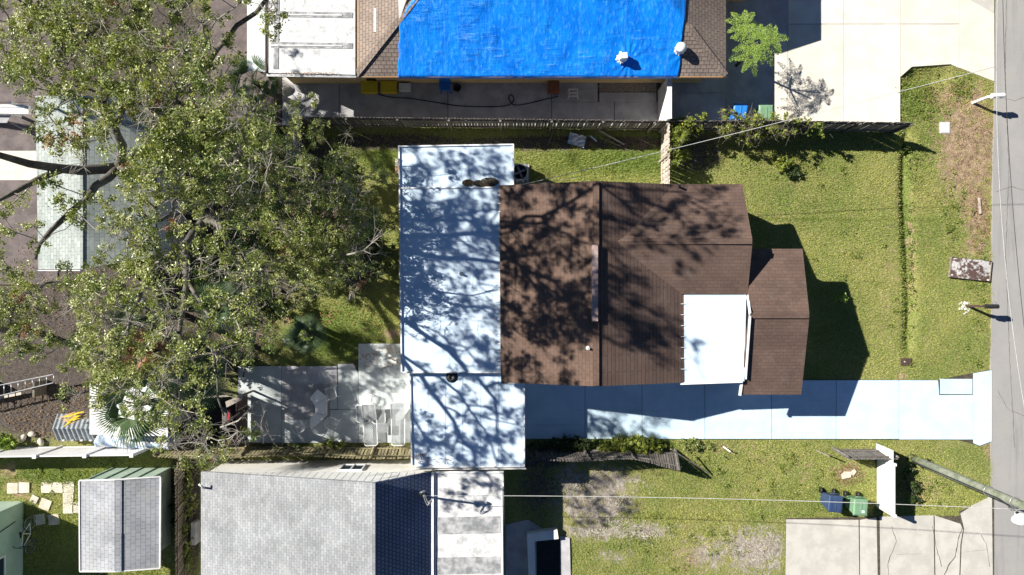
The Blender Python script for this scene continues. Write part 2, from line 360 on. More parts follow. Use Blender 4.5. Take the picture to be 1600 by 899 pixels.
idx = np.arange(nx*ny).reshape(ny, nx)
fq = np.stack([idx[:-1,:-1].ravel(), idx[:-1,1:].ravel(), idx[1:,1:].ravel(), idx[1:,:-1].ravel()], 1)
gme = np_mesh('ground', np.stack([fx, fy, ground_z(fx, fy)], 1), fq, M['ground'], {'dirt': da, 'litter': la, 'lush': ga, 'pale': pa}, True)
tag(link_mesh('ground', gme), 'lawn and bare soil around the houses', kind='structure')

def xy(px, py, h=0): p = P(px, py, h); return (p.x, p.y)
def struct(name, label, mb, mat): return tag(mb.build(name, mat), label, kind='structure')

# road
struct('road', 'grey asphalt road along the right edge', MB().prism([(22.78,-300),(22.62,-4),(22.72,6),(22.9,14),(24,300),(30.5,300),(30,-300)], -.2, .015), M['asphalt'])

def paving(name, label, bed, slabs, mat, z=.04, gap=.008, joint=None, zb=-.3):
    b = struct(name, label, MB().prism([xy(*p) for p in bed], zb, z-.02), joint or M['joint'])
    for s in slabs:
        mt = mat
        if isinstance(s, tuple): s, mt = s
        pts = [Vector((*xy(*p), 0)) for p in s]; c = sum(pts, Vector())/len(pts)
        pts = [c+(p-c)*(1-gap*2.2/max((p-c).length, .3)) for p in pts]
        zz = z+random.uniform(-.004, .004)
        o = MB().prism([(p.x, p.y) for p in pts], -.05, zz).build('slab', mt, b)
    return b
def rect(x0, y0, x1, y1): return [(x0,y0),(x1,y0),(x1,y1),(x0,y1)]
# pale blue driveway of the middle house
xs = [815,914,1003,1101,1205,1306,1404]
S = [rect(xs[i],580 if xs[i+1] < 1250 else 594,xs[i+1],686) for i in range(len(xs)-1)]
S += [[(1404,594),(1465,594),(1467,617),(1520,617),(1520,687),(1404,687)], rect(1468,592,1519,616), [(1520,583),(1549,578),(1549,690),(1530,697),(1520,693)]]
paving('driveway', 'long pale blue painted driveway beside the brown roofed house', [(815,580),(1205,580),(1205,594),(1465,594),(1549,578),(1549,690),(1530,697),(1495,687),(815,686)], S, M['concrete_blue'])
# patio
paving('patio', 'concrete patio behind the white roof', [(560,537),(665,537),(665,692),(372,692),(372,572),(524,572),(528,568),(560,568)],
       [rect(560,537,662,583), [(528,569),(552,568),(560,583),(560,640),(528,640)], rect(560,583,662,640), rect(560,640,662,692), rect(516,640,560,692), rect(516,600,527.5,639.5),
        (rect(440,600,516,655), M['concrete']), rect(440,655,516,692), (rect(440,572,527,600), M['concrete']), rect(372,572,440,625), rect(372,625,440,692)], M['patio'], gap=.006)
# alley behind the tarp house
paving('alley_paving', 'shaded grey concrete alley behind the blue tarped house', rect(330,-60,1032,197),
       [(rect(330,-60,394,197), M['dark_paving']), (rect(395,-60,440,197), M['dark_paving']), rect(441,60,530,197), rect(530,110,700,197), rect(700,110,862,197), rect(862,110,934,160), rect(862,160,960,197), (rect(936,118,1026,144), M['pebble']), rect(936,145,1026,160), rect(960,160,1032,197)], M['concrete'], gap=.008)  # leftmost slabs take the shade-darkened paving colour
# big cream apron
paving('driveway_apron', 'wide cream concrete driveway at the top of the photo', [(1034,90),(1034,197),(1405,197),(1405,122),(1424,105),(1485,101),(1522,116),(1553,128),(1553,-60),(1034,-60)],
       [(rect(1036,90,1060,197), M['concrete']), (rect(1062,147,1132,197), M['concrete']), (rect(1062,90,1132,146), M['concrete']), (rect(1134,-60,1230,60), M['concrete']), (rect(1134,61,1208,197), M['concrete']),
        rect(1209,61,1230,197), rect(1231,-60,1317,38), rect(1231,39,1317,197), rect(1318,-60,1406,38), rect(1318,39,1406,197), rect(1407,-60,1498,38),
        [(1407,39),(1498,39),(1498,107),(1485,101),(1424,105),(1407,120)], [(1499,-60),(1499,107),(1522,116),(1553,128),(1553,22),(1510,-2),(1510,-60)]], M['concrete_cream'], gap=.005, zb=-.45, joint=M['concrete_old'])
# lower right drive
cr = paving('cracked_driveway', 'old cracked concrete driveway in the lower right corner', [(1228,810),(1500,806),(1504,820),(1498,800),(1553,775),(1553,960),(1226,960)],
       [[(1228,811),(1341,812),(1343,960),(1226,960)], [(1343,812),(1369,808),(1372,960),(1344,960)], [(1374,807),(1458,805),(1460,960),(1376,960)], [(1460,805),(1500,818),(1504,827),(1500,850),(1496,960),(1462,960)], [(1500,802),(1520,789),(1549,775),(1551,960),(1498,960),(1502,850),(1506,826)]], M['concrete_old'], gap=.005)
def crack(pts, wd, parent):
    m = MB(); P3 = [Vector((*xy(*p), 0)) for p in pts]; L = []; Rr = []
    fine = []
    for a, b in zip(P3[:-1], P3[1:]):
        n = max(2, int((b-a).length/.15))
        for i in range(n): fine.append(a.lerp(b, i/n)+Vector((random.uniform(-.02,.02), random.uniform(-.02,.02), 0)))
    fine.append(P3[-1])
    for i, p in enumerate(fine):
        d = (fine[min(i+1, len(fine)-1)]-fine[max(i-1, 0)]).normalized(); s = Vector((-d.y, d.x, 0))*wd*random.uniform(.35, 1)/2
        L.append(p+s); Rr.append(p-s)
    n = len(fine); vs = [(*v.xy, .0495) for v in L+Rr]
    m.add(vs, [(i, i+1, n+i+1, n+i) for i in range(n-1)]); return m.build('crack', M['joint'], parent)
crack([(1502,824),(1495,848),(1491,870),(1480,885),(1472,905)], .05, cr)
crack([(1392,822),(1400,845),(1392,865),(1386,880),(1390,915)], .03, cr)
crack([(1456,822),(1462,855),(1470,885)], .025, cr)
crack([(1532,835),(1540,850),(1545,885)], .025, cr); crack([(1440,865),(1400,866)], .012, cr); crack([(1509,862),(1540,858)], .012, cr)

# road cracks
rdo = bpy.data.objects['road']
for pts, w_ in (([(1572,-20),(1570,120),(1576,260),(1571,400),(1577,560),(1585,700)],.022),([(1556,300),(1580,292),(1602,298)],.018),([(1556,152),(1585,158),(1606,150)],.015),([(1558,610),(1575,640),(1600,650)],.018)):
    m = crack(pts, w_, rdo); m.location.z -= .027
# paved strip in the shade by the lower flat roof
tag(MB().prism([xy(790,820),xy(825,812),xy(845,825),xy(845,960),xy(790,960)], -.1, .02).build('paving', M['concrete']), 'shaded rough concrete path beside the flat roofed annexe', kind='structure')
tag(MB().prism([xy(875,838),xy(890,840),xy(893,960),xy(877,960)], -.1, .06).build('kerb', M['concrete']), 'narrow concrete kerb strip along the lower lawn', kind='structure')
o = MB(); o.prism([xy(823,830),xy(870,824),xy(872,838),xy(835,842),xy(838,960),xy(828,960)], -.05, .35); 
tag(o.build('low_wall', M['stucco']), 'low pale block wall round a dark pit beside the annexe', 'wall')
tag(MB().prism([xy(838,843),xy(874,843),xy(874,960),xy(839,960)], -.05, .025).build('pit_floor', M['dark']), 'dark wet floor between the low block wall and the kerb', kind='structure')  # near-black sheet stands in for the shaded depth of the pit

# ------------------------------------------------------------------ houses
def slab(mb, pts, th=.14):
    v = [P(*p) for p in pts]; n = len(v)
    a = sum(v[i].x*v[(i+1)%n].y-v[(i+1)%n].x*v[i].y for i in range(n))
    if a < 0: v = v[::-1]
    lo = [p-Vector((0,0,th)) for p in v]
    return mb.add(v+lo, [tuple(range(n)), tuple(range(2*n-1, n-1, -1))]+[(i, n+i, n+(i+1)%n, (i+1)%n) for i in range(n)])
def roof(name, pts, mat, parent, th=.14): return slab(MB(), pts, th).build(name, mat, parent)
def house(label, cx, cy, cat='house', name='house'): 
    p = P(cx, cy, 0); return empty(name, p, label, cat)
def walls(parent, x0, y0, x1, y1, h, mat, name='wall'):
    """rectangle given where it stands in the photo at height h"""
    a, b = P(x0, y0, h), P(x1, y1, h)
    return MB().prism([(a.x,a.y),(b.x,a.y),(b.x,b.y),(a.x,b.y)], -.1, h).build(name, mat, parent)
def lbeam(parent, name, a, b, wd, ht, mat): return MB().beam(P(*a), P(*b), wd, ht).build(name, mat, parent)

# --- middle house (brown gabled roofs, white flat roofs)
hm = house('long house with brown shingle gables and white flat roofs in the middle', 930, 440)
walls(hm, 786,296,1062,590,2.85,M['stucco']); walls(hm,1050,300,1150,452,2.5,M['stucco']); walls(hm,1172,400,1240,606,2.5,M['stucco'])
walls(hm, 632,236,795,286,2.5,M['stucco']); walls(hm,634,286,784,576,2.45,M['stucco']); walls(hm,650,580,812,722,2.2,M['stucco'])
EH, RH = 3.05, 4.2
roof('brown_roof', [(780,290,EH),(931,283,RH),(931,604,RH),(783,598,EH)], M['brown_shingle_ns'], hm)
roof('brown_roof', [(931,283,RH),(1052,288,EH+.1),(1069,330,EH+.02),(1069,598,EH),(931,604,RH)], M['brown_shingle_east'], hm)
roof('front_gable_roof', [(958,377,3.93),(1176,377,3.85),(1160,288,2.75),(1035,288,3.20)], M['brown_shingle_ew'], hm)
roof('front_gable_roof', [(958,377,3.93),(1176,377,3.85),(1168,460,3.17),(1066,460,3.17)], M['brown_shingle_ew'], hm)
roof('garage_roof', [(1171,493,3.65),(1265,493,3.65),(1254,389,2.7),(1169,389,2.7)], M['brown_shingle_ew'], hm)
roof('garage_roof', [(1171,493,3.65),(1265,493,3.65),(1252,617,2.7),(1157,617,2.7)], M['brown_shingle_ew'], hm)
o = MB(); o.beam(P(931,284,RH+.02), P(931,603,RH+.02), .26, .05); o.build('ridge_cap', M['brown_shingle_ns'], hm)
o = MB(); o.beam(P(985,377,3.87), P(1175,377,3.87), .24, .05); o.build('ridge_cap', M['brown_shingle_ew'], hm)
o = MB(); o.beam(P(1173,493,3.67), P(1264,493,3.67), .24, .05); o.build('ridge_cap', M['brown_shingle_ew'], hm)
o = MB(); o.beam(P(929.5,383,4.34), P(929.5,502,4.34), .24, .16); o.build('ridge_vent', M['pink'], hm)
# gable ends
def gable(parent, a, b, c, mat, name='gable_end'):
    v = [P(*p) for p in (a, b, c)]; d = Vector((-.08, 0, 0))
    MB().add(v+[p+d for p in v], [(0,1,2),(5,4,3),(0,3,4,1),(1,4,5,2),(2,5,3,0)]).build(name, mat, parent)
gable(hm, (1160,300,2.55),(1170,377,3.6),(1162,452,2.95), M['stucco']); gable(hm, (1246,400,2.5),(1258,493,3.45),(1244,606,2.5), M['stucco'])
roof('white_flat_roof', [(1069,460,3.1),(1166,460,3.1),(1163,596,3.02),(1069,598,3.02)], M['white_roof'], hm, .12)
lbeam(hm,'gutter',(1063,599.5,3.0),(1160,596,3.0),.10,.10,M['white_metal']); lbeam(hm,'gutter',(1159,596,2.86),(1156,618,2.72),.10,.09,M['white_metal'])
lbeam(hm,'trim',(1168,462,3.2),(1172,491,3.72),.04,.16,M['white_metal']); lbeam(hm,'trim',(1172,494,3.72),(1165,592,3.0),.04,.16,M['white_metal'])
lbeam(hm,'trim',(1070,461.5,3.11),(1166,461.5,3.11),.06,.02,M['white_roof'])
roof('white_flat_roof', [(622,228,2.75),(803,225,2.75),(803,290,2.75),(780,291,2.75),(780,293,2.75),(624,294,2.75)], M['white_roof'], hm, .12)
roof('white_flat_roof', [(624,294,2.74),(780,293,2.74),(782,583,2.74),(627,583,2.74)], M['white_roof'], hm, .12)
roof('white_flat_roof', [(640,584,2.45),(783,584,2.45),(784,600,2.45),(820,600,2.45),(820,730,2.45),(650,731,2.45),(648,727,2.45),(643,727,2.45)], M['white_roof'], hm, .12)
for a, b in [((623,229,2.79),(803,226,2.79)),((623.5,229,2.79),(627.5,583,2.79)),((628,582,2.79),(782,582,2.79)),((802,227,2.79),(802,290,2.79)),((641,585,2.49),(643.5,727,2.49)),((650,730,2.49),(820,729,2.49)),((819,601,2.49),(819,729,2.49)),
             ((626,294,2.765),(780,293,2.765))]:
    lbeam(hm, 'drip_edge', a, b, .06, .06, M['white_metal'])
for y in (372, 450, 516): lbeam(hm, 'roof_seam', (628,y,2.745),(780,y-1,2.745),.05,.012,M['white_roof'])
for x, y0, y1 in ((687,450,516),(746,500,583),(662,294,372),(738,294,450)): lbeam(hm, 'roof_seam', (x,y0,2.745),(x,y1,2.745),.04,.012,M['white_roof'])
for x in (668,695,722,750,778): lbeam(hm, 'roof_seam', (x,588,2.455),(x,728,2.455),.04,.014,M['white_roof'])
def pipe(parent, px, py, h, r, ht, mat, name='vent_pipe'):
    c = P(px, py, h); m = MB().lathe(c, [(r*1.9,-.05),(r*1.9,.015),(r*1.05,.03),(r,ht),(r*.75,ht),(r*.75,ht-.06)], 12); return m.build(name, mat, parent)
pipe(hm,1060,292,3.1,.05,.28,M['black']); pipe(hm,919,544,4.1,.05,.22,M['white_metal']); pipe(hm,706,589,2.45,.14,.12,M['black']); pipe(hm,720,428,2.75,.045,.2,M['metal'])
for i in range(22):
    y = 305+i*12.9; lbeam(hm,'flashing_clip',(777.5,y,3.0),(782,y,3.09),.02,.02,M['white_metal'])
for i in range(7):
    y = 475+i*17.; lbeam(hm,'flashing_clip',(1064,y,3.12),(1070,y,3.12),.02,.02,M['white_metal'])
lbeam(hm,'fascia',(644,733,2.36),(822,732,2.36),.03,.18,M['stucco'])

# --- top house: tarp over a hip roof, white flat annexe
ht = house('house under a bright blue tarp with tan shingle hip roof at the top', 840, -60)
eh = 2.6; sl_ = .45; x0, y0 = P(555,118,eh).xy; x1, y1 = P(1134.5,120,eh).xy; y0 = y1 = 9.18; r_ = 6.0
zt = eh+r_*sl_
def W3(name, vs, mat, parent, th=.14):
    vs = [Vector(v) for v in vs]; n = len(vs)
    a = sum(vs[i].x*vs[(i+1)%n].y-vs[(i+1)%n].x*vs[i].y for i in range(n))
    if a < 0: vs = vs[::-1]
    lo = [p-Vector((0,0,th)) for p in vs]
    return MB().add(vs+lo, [tuple(range(n)), tuple(range(2*n-1, n-1, -1))]+[(i, n+i, n+(i+1)%n, (i+1)%n) for i in range(n)]).build(name, mat, parent)
W3('hip_roof', [(x0,y0,eh),(x1,y0,eh),(x1-r_,y0+r_,zt),(x0+r_,y0+r_,zt)], M['tan_shingle_ew'], ht)
W3('hip_roof', [(x0,y0,eh),(x0+r_,y0+r_,zt),(x0,y0+2*r_,eh)], M['tan_shingle_ns'], ht)
W3('hip_roof', [(x1,y0,eh),(x1-r_,y0+r_,zt),(x1,y0+2*r_,eh)], M['tan_shingle_ns'], ht)
W3('hip_roof', [(x0+r_,y0+r_,zt),(x1-r_,y0+r_,zt),(x1,y0+2*r_,eh),(x0,y0+2*r_,eh)], M['tan_shingle_ew'], ht)
for sx, d in ((x0,1),(x1,-1)):
    MB().beam((sx+d*.02,y0+.02,eh+.02),(sx+d*(3 if d > 0 else 1.85),y0+(3 if d > 0 else 1.85),eh+(3 if d > 0 else 1.85)*sl_+.02),.26,.04).build('hip_cap', M['tan_shingle_ns'], ht)
MB().beam((x0+.12,y0+.1,eh+.05),(x0+.12,y0+9,eh+.05),.27,.03).build('edge_flashing', M['orange_edge'], ht)
for i in range(9): MB().beam((x0-.03,y0+.3+i*.42,eh+.07),(x0+.05,y0+.3+i*.42,eh+.07),.025,.02).build('flashing_clip', M['white_metal'], ht)
MB().beam((x0+.95,9.18+1.75,eh+.95*.45+.02),(x0+.95,9.18+2.75,eh+.95*.45+.02),.10,.03).build('white_strip', M['white_metal'], ht)
MB().prism([(x0+.5,y0+.48),(x1-.45,y0+.48),(x1-.45,y0+2*r_-.6),(x0+.5,y0+2*r_-.6)], -.1, eh-.1).build('wall', M['cream_wall'], ht)
roof('white_flat_roof', [(419,114,2.72),(555,117,2.72),(555,-90,2.72),(417,-90,2.72)], M['worn_white'], ht)
for y in (22, 70, -28):
    lbeam(ht,'roof_seam',(423,y,2.735),(551,y+2,2.735),.24,.012,M['tar_band']); lbeam(ht,'roof_seam',(423,y+1,2.75),(535,y+2,2.75),.06,.03,M['worn_white'])
lbeam(ht,'roof_seam',(431,108,2.73),(433,-60,2.73),.22,.02,M['tar_band'])
lbeam(ht,'gutter',(417,118,2.62),(557,120,2.62),.12,.10,M['metal']); lbeam(ht,'downpipe_trim',(416,-80,2.72),(416,114,2.72),.06,.12,M['brown_board'])
lbeam(ht,'fascia',(556,121.2,2.52),(1134,121.2,2.52),.03,.16,M['orange_edge'])
walls(ht, 428,-80,556,103,2.6,M['cream_wall'])
W3('side_canopy', [P(386,-90,2.2),P(415,-90,2.3),P(415,113,2.3),P(386,110,2.2)], M['patio'], ht, .05)
# side wing to the north east of it (mostly beyond the photo's top edge)
W3('wing_roof', [(11.5,13.05,2.6),(8.2,13.05,3.75),(8.2,20,3.75),(11.5,20,2.6)], M['tan_shingle_ns'], ht)
W3('wing_roof', [(8.2,13.05,3.75),(6.2,13.05,3.1),(6.2,20,3.1),(8.2,20,3.75)], M['tan_shingle_ns'], ht)
MB().prism([(7,13.5),(11.0,13.5),(11.0,20),(7,20)], -.1, 2.5).build('wall', M['cream_wall'], ht)
# tarp
tarp_n, tarp_m = 260, 90
U, V_ = np.meshgrid(np.linspace(0, 1, tarp_n), np.linspace(0, 1, tarp_m))
Y = 9.10+V_*5.9; Z0 = eh+np.clip(Y-9.18, -.08, 9)*sl_
XL = -4.95+.12*(Y-9.18)+.02*np.sin(Y*9)+np.clip(Y-11.05, 0, 9)*.45; XR = 7.3+0*Y
for _ in range(6): XR = (1060+13*(Y-9.18)/3.0-800)/F*(H-(eh+np.minimum(np.clip(Y-9.18,-.08,9), x1-XR)*sl_))
XR = XR+.02*np.sin(Y*4)
X = XL+(XR-XL)*U
Z0 = eh+np.minimum(np.clip(Y-9.18, -.08, 9), np.minimum(x1-X, X-x0))*sl_
wr = .010*np.sin(X*2.3+.3*np.sin(Y*1.1))+.006*np.sin(X*6.1+.5*np.sin(Y*.9))*np.sin(Y*.5+X) + .004*np.sin(X*15+np.sin(Y*2))*np.maximum(0,np.sin(X*1.3+2))
dg = (X*.42+Y*1.0); wr += .014*np.maximum(0, np.sin(dg*7+1.5*np.sin(X*.7)))**6*np.exp(-((X+1.5)/3.5)**2)*1.6
for vx, vy in ((5.0, 9.75), (7.45, 10.2)):
    dx, dy = X-vx, Y-vy; rr = np.hypot(dx, dy); an = np.arctan2(dy, dx); wr += .03*np.sin(an*13)*np.exp(-(rr/.75)**2)*(rr > .2)
Z = Z0+.06+wr*.8; Z[0, :] -= .12
tv = np.stack([X.ravel(), Y.ravel(), Z.ravel()], 1); ii = np.arange(tarp_n*tarp_m).reshape(tarp_m, tarp_n)
tf = np.stack([ii[:-1,:-1].ravel(), ii[:-1,1:].ravel(), ii[1:,1:].ravel(), ii[1:,:-1].ravel()], 1)
to = Vector((0.8, 9.1, 2.6)); tme = np_mesh('tarpaulin', tv-np.array(to), tf, M['tarp'], smooth=True)
tarp = tag(link_mesh('tarpaulin', tme, None, to), 'wrinkled bright blue tarpaulin stretched over the hip roof', 'tarpaulin')
so_ = tarp.modifiers.new('thick', 'SOLIDIFY'); so_.thickness = .008
# white underlay corner
MB().add([(-4.78,11.05,3.5),(-3.2,13.2,4.46),(-4.3,14.5,5.03),(-4.85,12.6,3.62)], [(0,1,2,3)]).v
o = MB(); v = [Vector(q)+Vector((0,0,.03)) for q in ((-4.74,11.18,3.50),(-3.4,14.2,4.86),(-4.6,14.2,4.86),(-4.74,12.4,4.05))]
o.add(v+[q-Vector((0,0,.02)) for q in v], [(0,1,2,3),(7,6,5,4),(0,4,5,1),(1,5,6,2),(2,6,7,3),(3,7,4,0)]); o.build('white_membrane', M['white_paint'], ht)
def wrapped_vent(px, py, h, label, box=True):
    r = empty('roof_vent', P(px, py, h-.05), label, 'roof vent')
    c = P(px, py, h)
    if box: MB().box(c+Vector((.05,.03,.18)), (.34,.26,.34), .1).build('hood', M['white_metal'], r, bevel=.03)
    else: MB().lathe(c, [(.2,0),(.2,.25),(.24,.27),(.2,.36),(.1,.43)], 12).build('hood', M['white_metal'], r)
    m = MB(); n = 26; vs = [c+Vector((0,0,.1))]
    for ring, (rr, zz) in enumerate(((.16,.10),(.22,.05))):
        for i in range(n):
            a = 2*math.pi*i/n; q = rr*random.uniform(.7, 1.3); vs.append(c+Vector((q*math.cos(a)*1.1, q*math.sin(a), zz+.04*random.random()+.45*q*math.sin(a)-.02)))
    fs = [(0, 1+i, 1+(i+1)%n) for i in range(n)]+[(1+i, 1+n+i, 1+n+(i+1)%n, 1+(i+1)%n) for i in range(n)]
    m.add(vs, fs); m.build('plastic_wrap', M['white_paint'], r)
wrapped_vent(971, 92, 3.0, 'white boxy roof vent wrapped in plastic on the blue tarp'); wrapped_vent(1062, 78, 3.1, 'rounded white roof vent at the right edge of the blue tarp', False)

# --- lower house (grey shingle gable, steep dark side, flat annexe)
hs = house('house with broad grey shingle roof and flat annexe at the bottom', 560, 860)
yn = -8.08
def Q(px, h, y=yn): return ((px-800)/F*(H-h), y, h)
W3('grey_roof', [Q(314,2.3),Q(585,4.0),(Q(585,4.0)[0],-19,4.0),(Q(314,2.3)[0],-19,2.3)], M['grey_shingle'], hs)
xr = Q(585,4.0)[0]; xe = Q(677,2.3)[0]
W3('steep_roof', [(xr,yn,3.98),(xe,yn,2.27),(xe,-19,2.27),(xr,-19,3.98)], M['blue_shingle'], hs)
MB().beam((xr-.02,yn,4.02),(xr-.02,-19,4.02),.14,.10).build('ridge_cap', M['grey_shingle'], hs)
MB().beam((xe-.03,yn,2.30),(xe-.03,-19,2.30),.10,.08).build('gutter', M['white_metal'], hs)
W3('annexe_roof', [Q(679,2.2),Q(787,2.2),(Q(787,2.2)[0],-19,2.2),(Q(679,2.2)[0],-19,2.2)], M['worn_white'], hs, .12)
for a, b in (((679,739,2.24),(786,739,2.24)),((786,739,2.24),(787,960,2.24)),((680,739,2.24),(680,960,2.24)),((784,760,2.28),(786,960,2.28))): lbeam(hs,'roof_trim',a,b,.05,.05,M['white_metal'])
for y in (822, 885): lbeam(hs,'roof_patch',(682,y,2.208),(782,y-2,2.208),.75,.012,M['tar_band'])
wy = -8.16
xa = Q(322,2.3)[0]; xb = Q(672,2.3)[0]
MB().prism([(xa,wy),(xb,wy),(xb,-18.5),(xa,-18.5)], -.1, 2.15).build('wall', M['stucco'], hs)
MB().prism([(Q(684,2.2)[0],wy-.05),(Q(782,2.2)[0],wy-.05),(Q(782,2.2)[0],-18.5),(Q(684,2.2)[0],-18.5)], -.1, 2.08).build('wall', M['stucco'], hs)
nb = 30
for i in range(nb):
    xm0 = xa+(xb-xa)*i/nb; xm1 = xa+(xb-xa)*(i+1)/nb-.035; f = lambda x: 2.18+(x-xa)/(xr-xa)*1.62 if x < xr else 3.8-(x-xr)/(xb-xr)*1.62
    q = MB(); y_ = wy+.03
    q.add([(xm0,y_,2.15),(xm1,y_,2.15),(xm1,y_,f(xm1)),(xm0,y_,f(xm0)),(xm0,y_-.06,2.15),(xm1,y_-.06,2.15),(xm1,y_-.06,f(xm1)),(xm0,y_-.06,f(xm0))], [(3,2,1,0),(4,5,6,7),(0,1,5,4),(2,3,7,6),(1,2,6,5),(3,0,4,7)])
    q.build('gable_board', M['white_paint'], hs)
q = MB(); q.add([(xa,wy-.06,2.15),(xb,wy-.06,2.15),(xr,wy-.06,3.75)], [(0,1,2),(2,1,0)]); q.build('gable_backing', M['dark'], hs)
xw = Q(545,1.5)[0]
wn = MB().box((xw+.15,wy+.01,1.45),(1.0,.06,.9)).build('window', M['glass'], hs)
q = MB()
for z in (1.0,1.9): q.box((xw+.15,wy+.04,z),(1.08,.08,.06))
for x_ in (-.35,.15,.65): q.box((xw+x_,wy+.04,1.45),(.06,.08,.9))
q.build('window_frame', M['white_metal'], wn)
# mast with service drop
ms = empty('service_mast', P(664,776,2.5), 'metal power mast with cable loops above the dark slope of the lower house', 'mast')
mt = P(657,771,4.3)
MB().tube([P(665,776,2.4), P(657,772,4.15), mt+Vector((.0,.05,.1)), mt+Vector((.12,.1,.12)), mt+Vector((.16,.08,-.02))], .045, 8).build('mast_pipe', M['metal'], ms)
MB().lathe(P(657,772,4.0), [(.09,0),(.12,.05),(.1,.12),(.05,.16)], 10).build('weatherhead', M['black'], ms)
for a in (0, 1, 2):
    pts = [mt+Vector((.1+.25*t+.06*a, -.1-.5*math.sin(t*2.6)+.05*a, -.1-.25*math.sin(t*3))) for t in np.linspace(0, 1, 8)]
    MB().tube(pts, .014, 5).build('cable_loop', M['wire'] if a < 2 else M['wire_dark'], ms)
q = empty('vent_pipe', P(318,762,2.3), 'small white pipe at the left eave of the grey shingle roof', 'pipe')
MB().tube([P(318,762,2.25), P(318,762,2.62), P(311,757,2.74)], .045, 8).build('pipe', M['white_metal'], q); MB().lathe(P(318,762,2.29),[(.1,0),(.08,.03)],10).build('collar', M['metal'], q)
tag(MB().prism([xy(306,812),xy(313,812),xy(313,846),xy(306,846)], -.05, .5).build('equipment_box', M['concrete']), 'grey utility box against the left wall of the grey roofed house', 'utility box')

# --- garden shed lower left
sh = house('small shed with pale grey shingle roof and green walls', 205, 820, 'shed', 'garden_shed')
rh = 2.35
W3('shed_roof', [P(124,752,rh),P(180,752,rh+.42),P(181,892,rh+.42),P(125,892,rh)], M['shed_shingle'], sh, .08)
W3('shed_roof', [P(180,752,rh+.42),P(251,746,rh),P(250,887,rh),P(181,892,rh+.42)], M['shed_shingle'], sh, .08)
W3('ridge_cap', [P(178.5,751.5,rh+.445),P(190,751,rh+.40),P(190,840,rh+.40),P(178.5,840,rh+.445)], M['shed_shingle'], sh, .02); W3('ridge_cap', [P(178.5,834,rh+.465),P(189.5,834,rh+.42),P(189.5,893,rh+.42),P(178.5,893,rh+.465)], M['shed_shingle'], sh, .02)
for a, b in (((124,752,rh+.02),(125,892,rh+.02)),((124,751,rh+.02),(180,749.5,rh+.42)),((180,749.5,rh+.42),(251,745,rh+.02)),((251,746,rh+.02),(250,887,rh+.02)),((125,893,rh),(181,893,rh+.4)),((181,893,rh+.4),(250,888,rh))):
    lbeam(sh,'roof_trim',a,b,.05,.06,M['white_paint'])
wa = (P(128,756,rh).x, P(128,754,rh).y+.0); wb = P(224,882,rh)
MB().prism([wa,(wb.x,wa[1]),(wb.x,wb.y),(wa[0],wb.y)], -.1, rh-.05).build('wall', M['green_wall'], sh)
xm = P(184,752,rh).x
q = MB(); q.add([(wa[0],wa[1],rh-.05),(wb.x,wa[1],rh-.05),(xm,wa[1],rh+.3)], [(0,2,1)]); q.build('gable_end', M['green_wall'], sh)
for i in range(5):
    x = wa[0]+(wb.x-wa[0])*i/4; MB().box((x,wa[1]+.02,rh/2),(.06,.05,rh)).build('batten', M['green_wall'], sh)
# --- green house corner
gh = house('pale green house wall with a window in the bottom left corner', 20, 860)
gc = P(36,784,0)
MB().prism([(gc.x,gc.y),(gc.x,-19),(gc.x-8,-19),(gc.x-8,gc.y)], -.1, 3.0).build('wall', M['green_wall'], gh)
wz = 1.75; wyy = P(0,886,wz).y
wn = MB().box((gc.x+.005,wyy-.25,wz),(.05,1.0,1.0)).build('window', M['glass'], gh)
q = MB()
for z in (-.53,.53): q.box((gc.x+.03,wyy-.25,wz+z),(.07,1.15,.09))
for y in (-.53,.53): q.box((gc.x+.03,wyy-.25+y,wz),(.07,.09,.97))
q.build('window_frame', M['white_paint'], wn)
W3('roof', [(gc.x+.3,gc.y+.3,3.0),(gc.x+.3,-19,3.0),(gc.x-8,-19,3.9),(gc.x-8,gc.y+.3,3.9)], M['white_paint'], gh)
MB().tube([(gc.x+.04,P(30,818,.8).y,.55),(gc.x+.04,P(30,818,.8).y-.35,2.6)], .02, 5).build('cable', M['wire_dark'], gh)

# --- left house with pale green shingles
hl = house('house with pale green shingle roof half hidden under the oak', 150, 290)
W3('green_roof', [P(55,150,3.0),P(128,150,4.05),P(128,421,4.05),P(60,421,3.0)], M['green_shingle'], hl)
W3('green_roof', [P(128,150,4.05),P(128,421,4.05),P(243,400,2.95),P(243,150,2.95)], M['green_shingle'], hl)
MB().beam(P(127.5,150,4.055),P(127.5,421,4.055),.12,.03).build('ridge_cap', M['green_shingle'], hl)
a, b = P(62,160,3.0), P(236,395,3.0); MB().prism([(a.x,a.y),(b.x,a.y),(b.x,b.y),(a.x,b.y)], -.1, 2.85).build('wall', M['stucco'], hl)
lbeam(hl,'fascia',(60,423,2.95),(128,423,3.95),.03,.16,M['white_paint'])
cp = house('white framed patio cover beside the oak at the left edge', 15, 190, 'patio cover', 'patio_cover')
lbeam(cp,'beam',(-60,171,2.5),(46,172,2.5),.36,.14,M['white_paint']); lbeam(cp,'gutter',(-60,166,2.56),(38,166,2.56),.1,.1,M['white_metal'])
for x in (-40, 3, 46): MB().box(P(x,172,1.2)*1,(.12,.12,2.4)).build('post', M['white_paint'], cp)
lbeam(cp,'rail',(16,192,1.6),(46,207,1.6),.05,.05,M['metal'])
W3('cover_panel', [P(-60,180,2.35),P(18,180,2.35),P(10,192,2.3),P(-60,192,2.3)], M['concrete'], cp, .05)
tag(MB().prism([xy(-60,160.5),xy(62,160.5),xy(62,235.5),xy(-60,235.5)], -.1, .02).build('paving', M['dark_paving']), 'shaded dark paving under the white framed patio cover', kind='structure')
tag(MB().prism([xy(-60,236),xy(62,236),xy(62,282),xy(-60,282)], -.1, .03).build('paving', M['concrete_cream']), 'sunlit cream paving at the left edge', kind='structure')
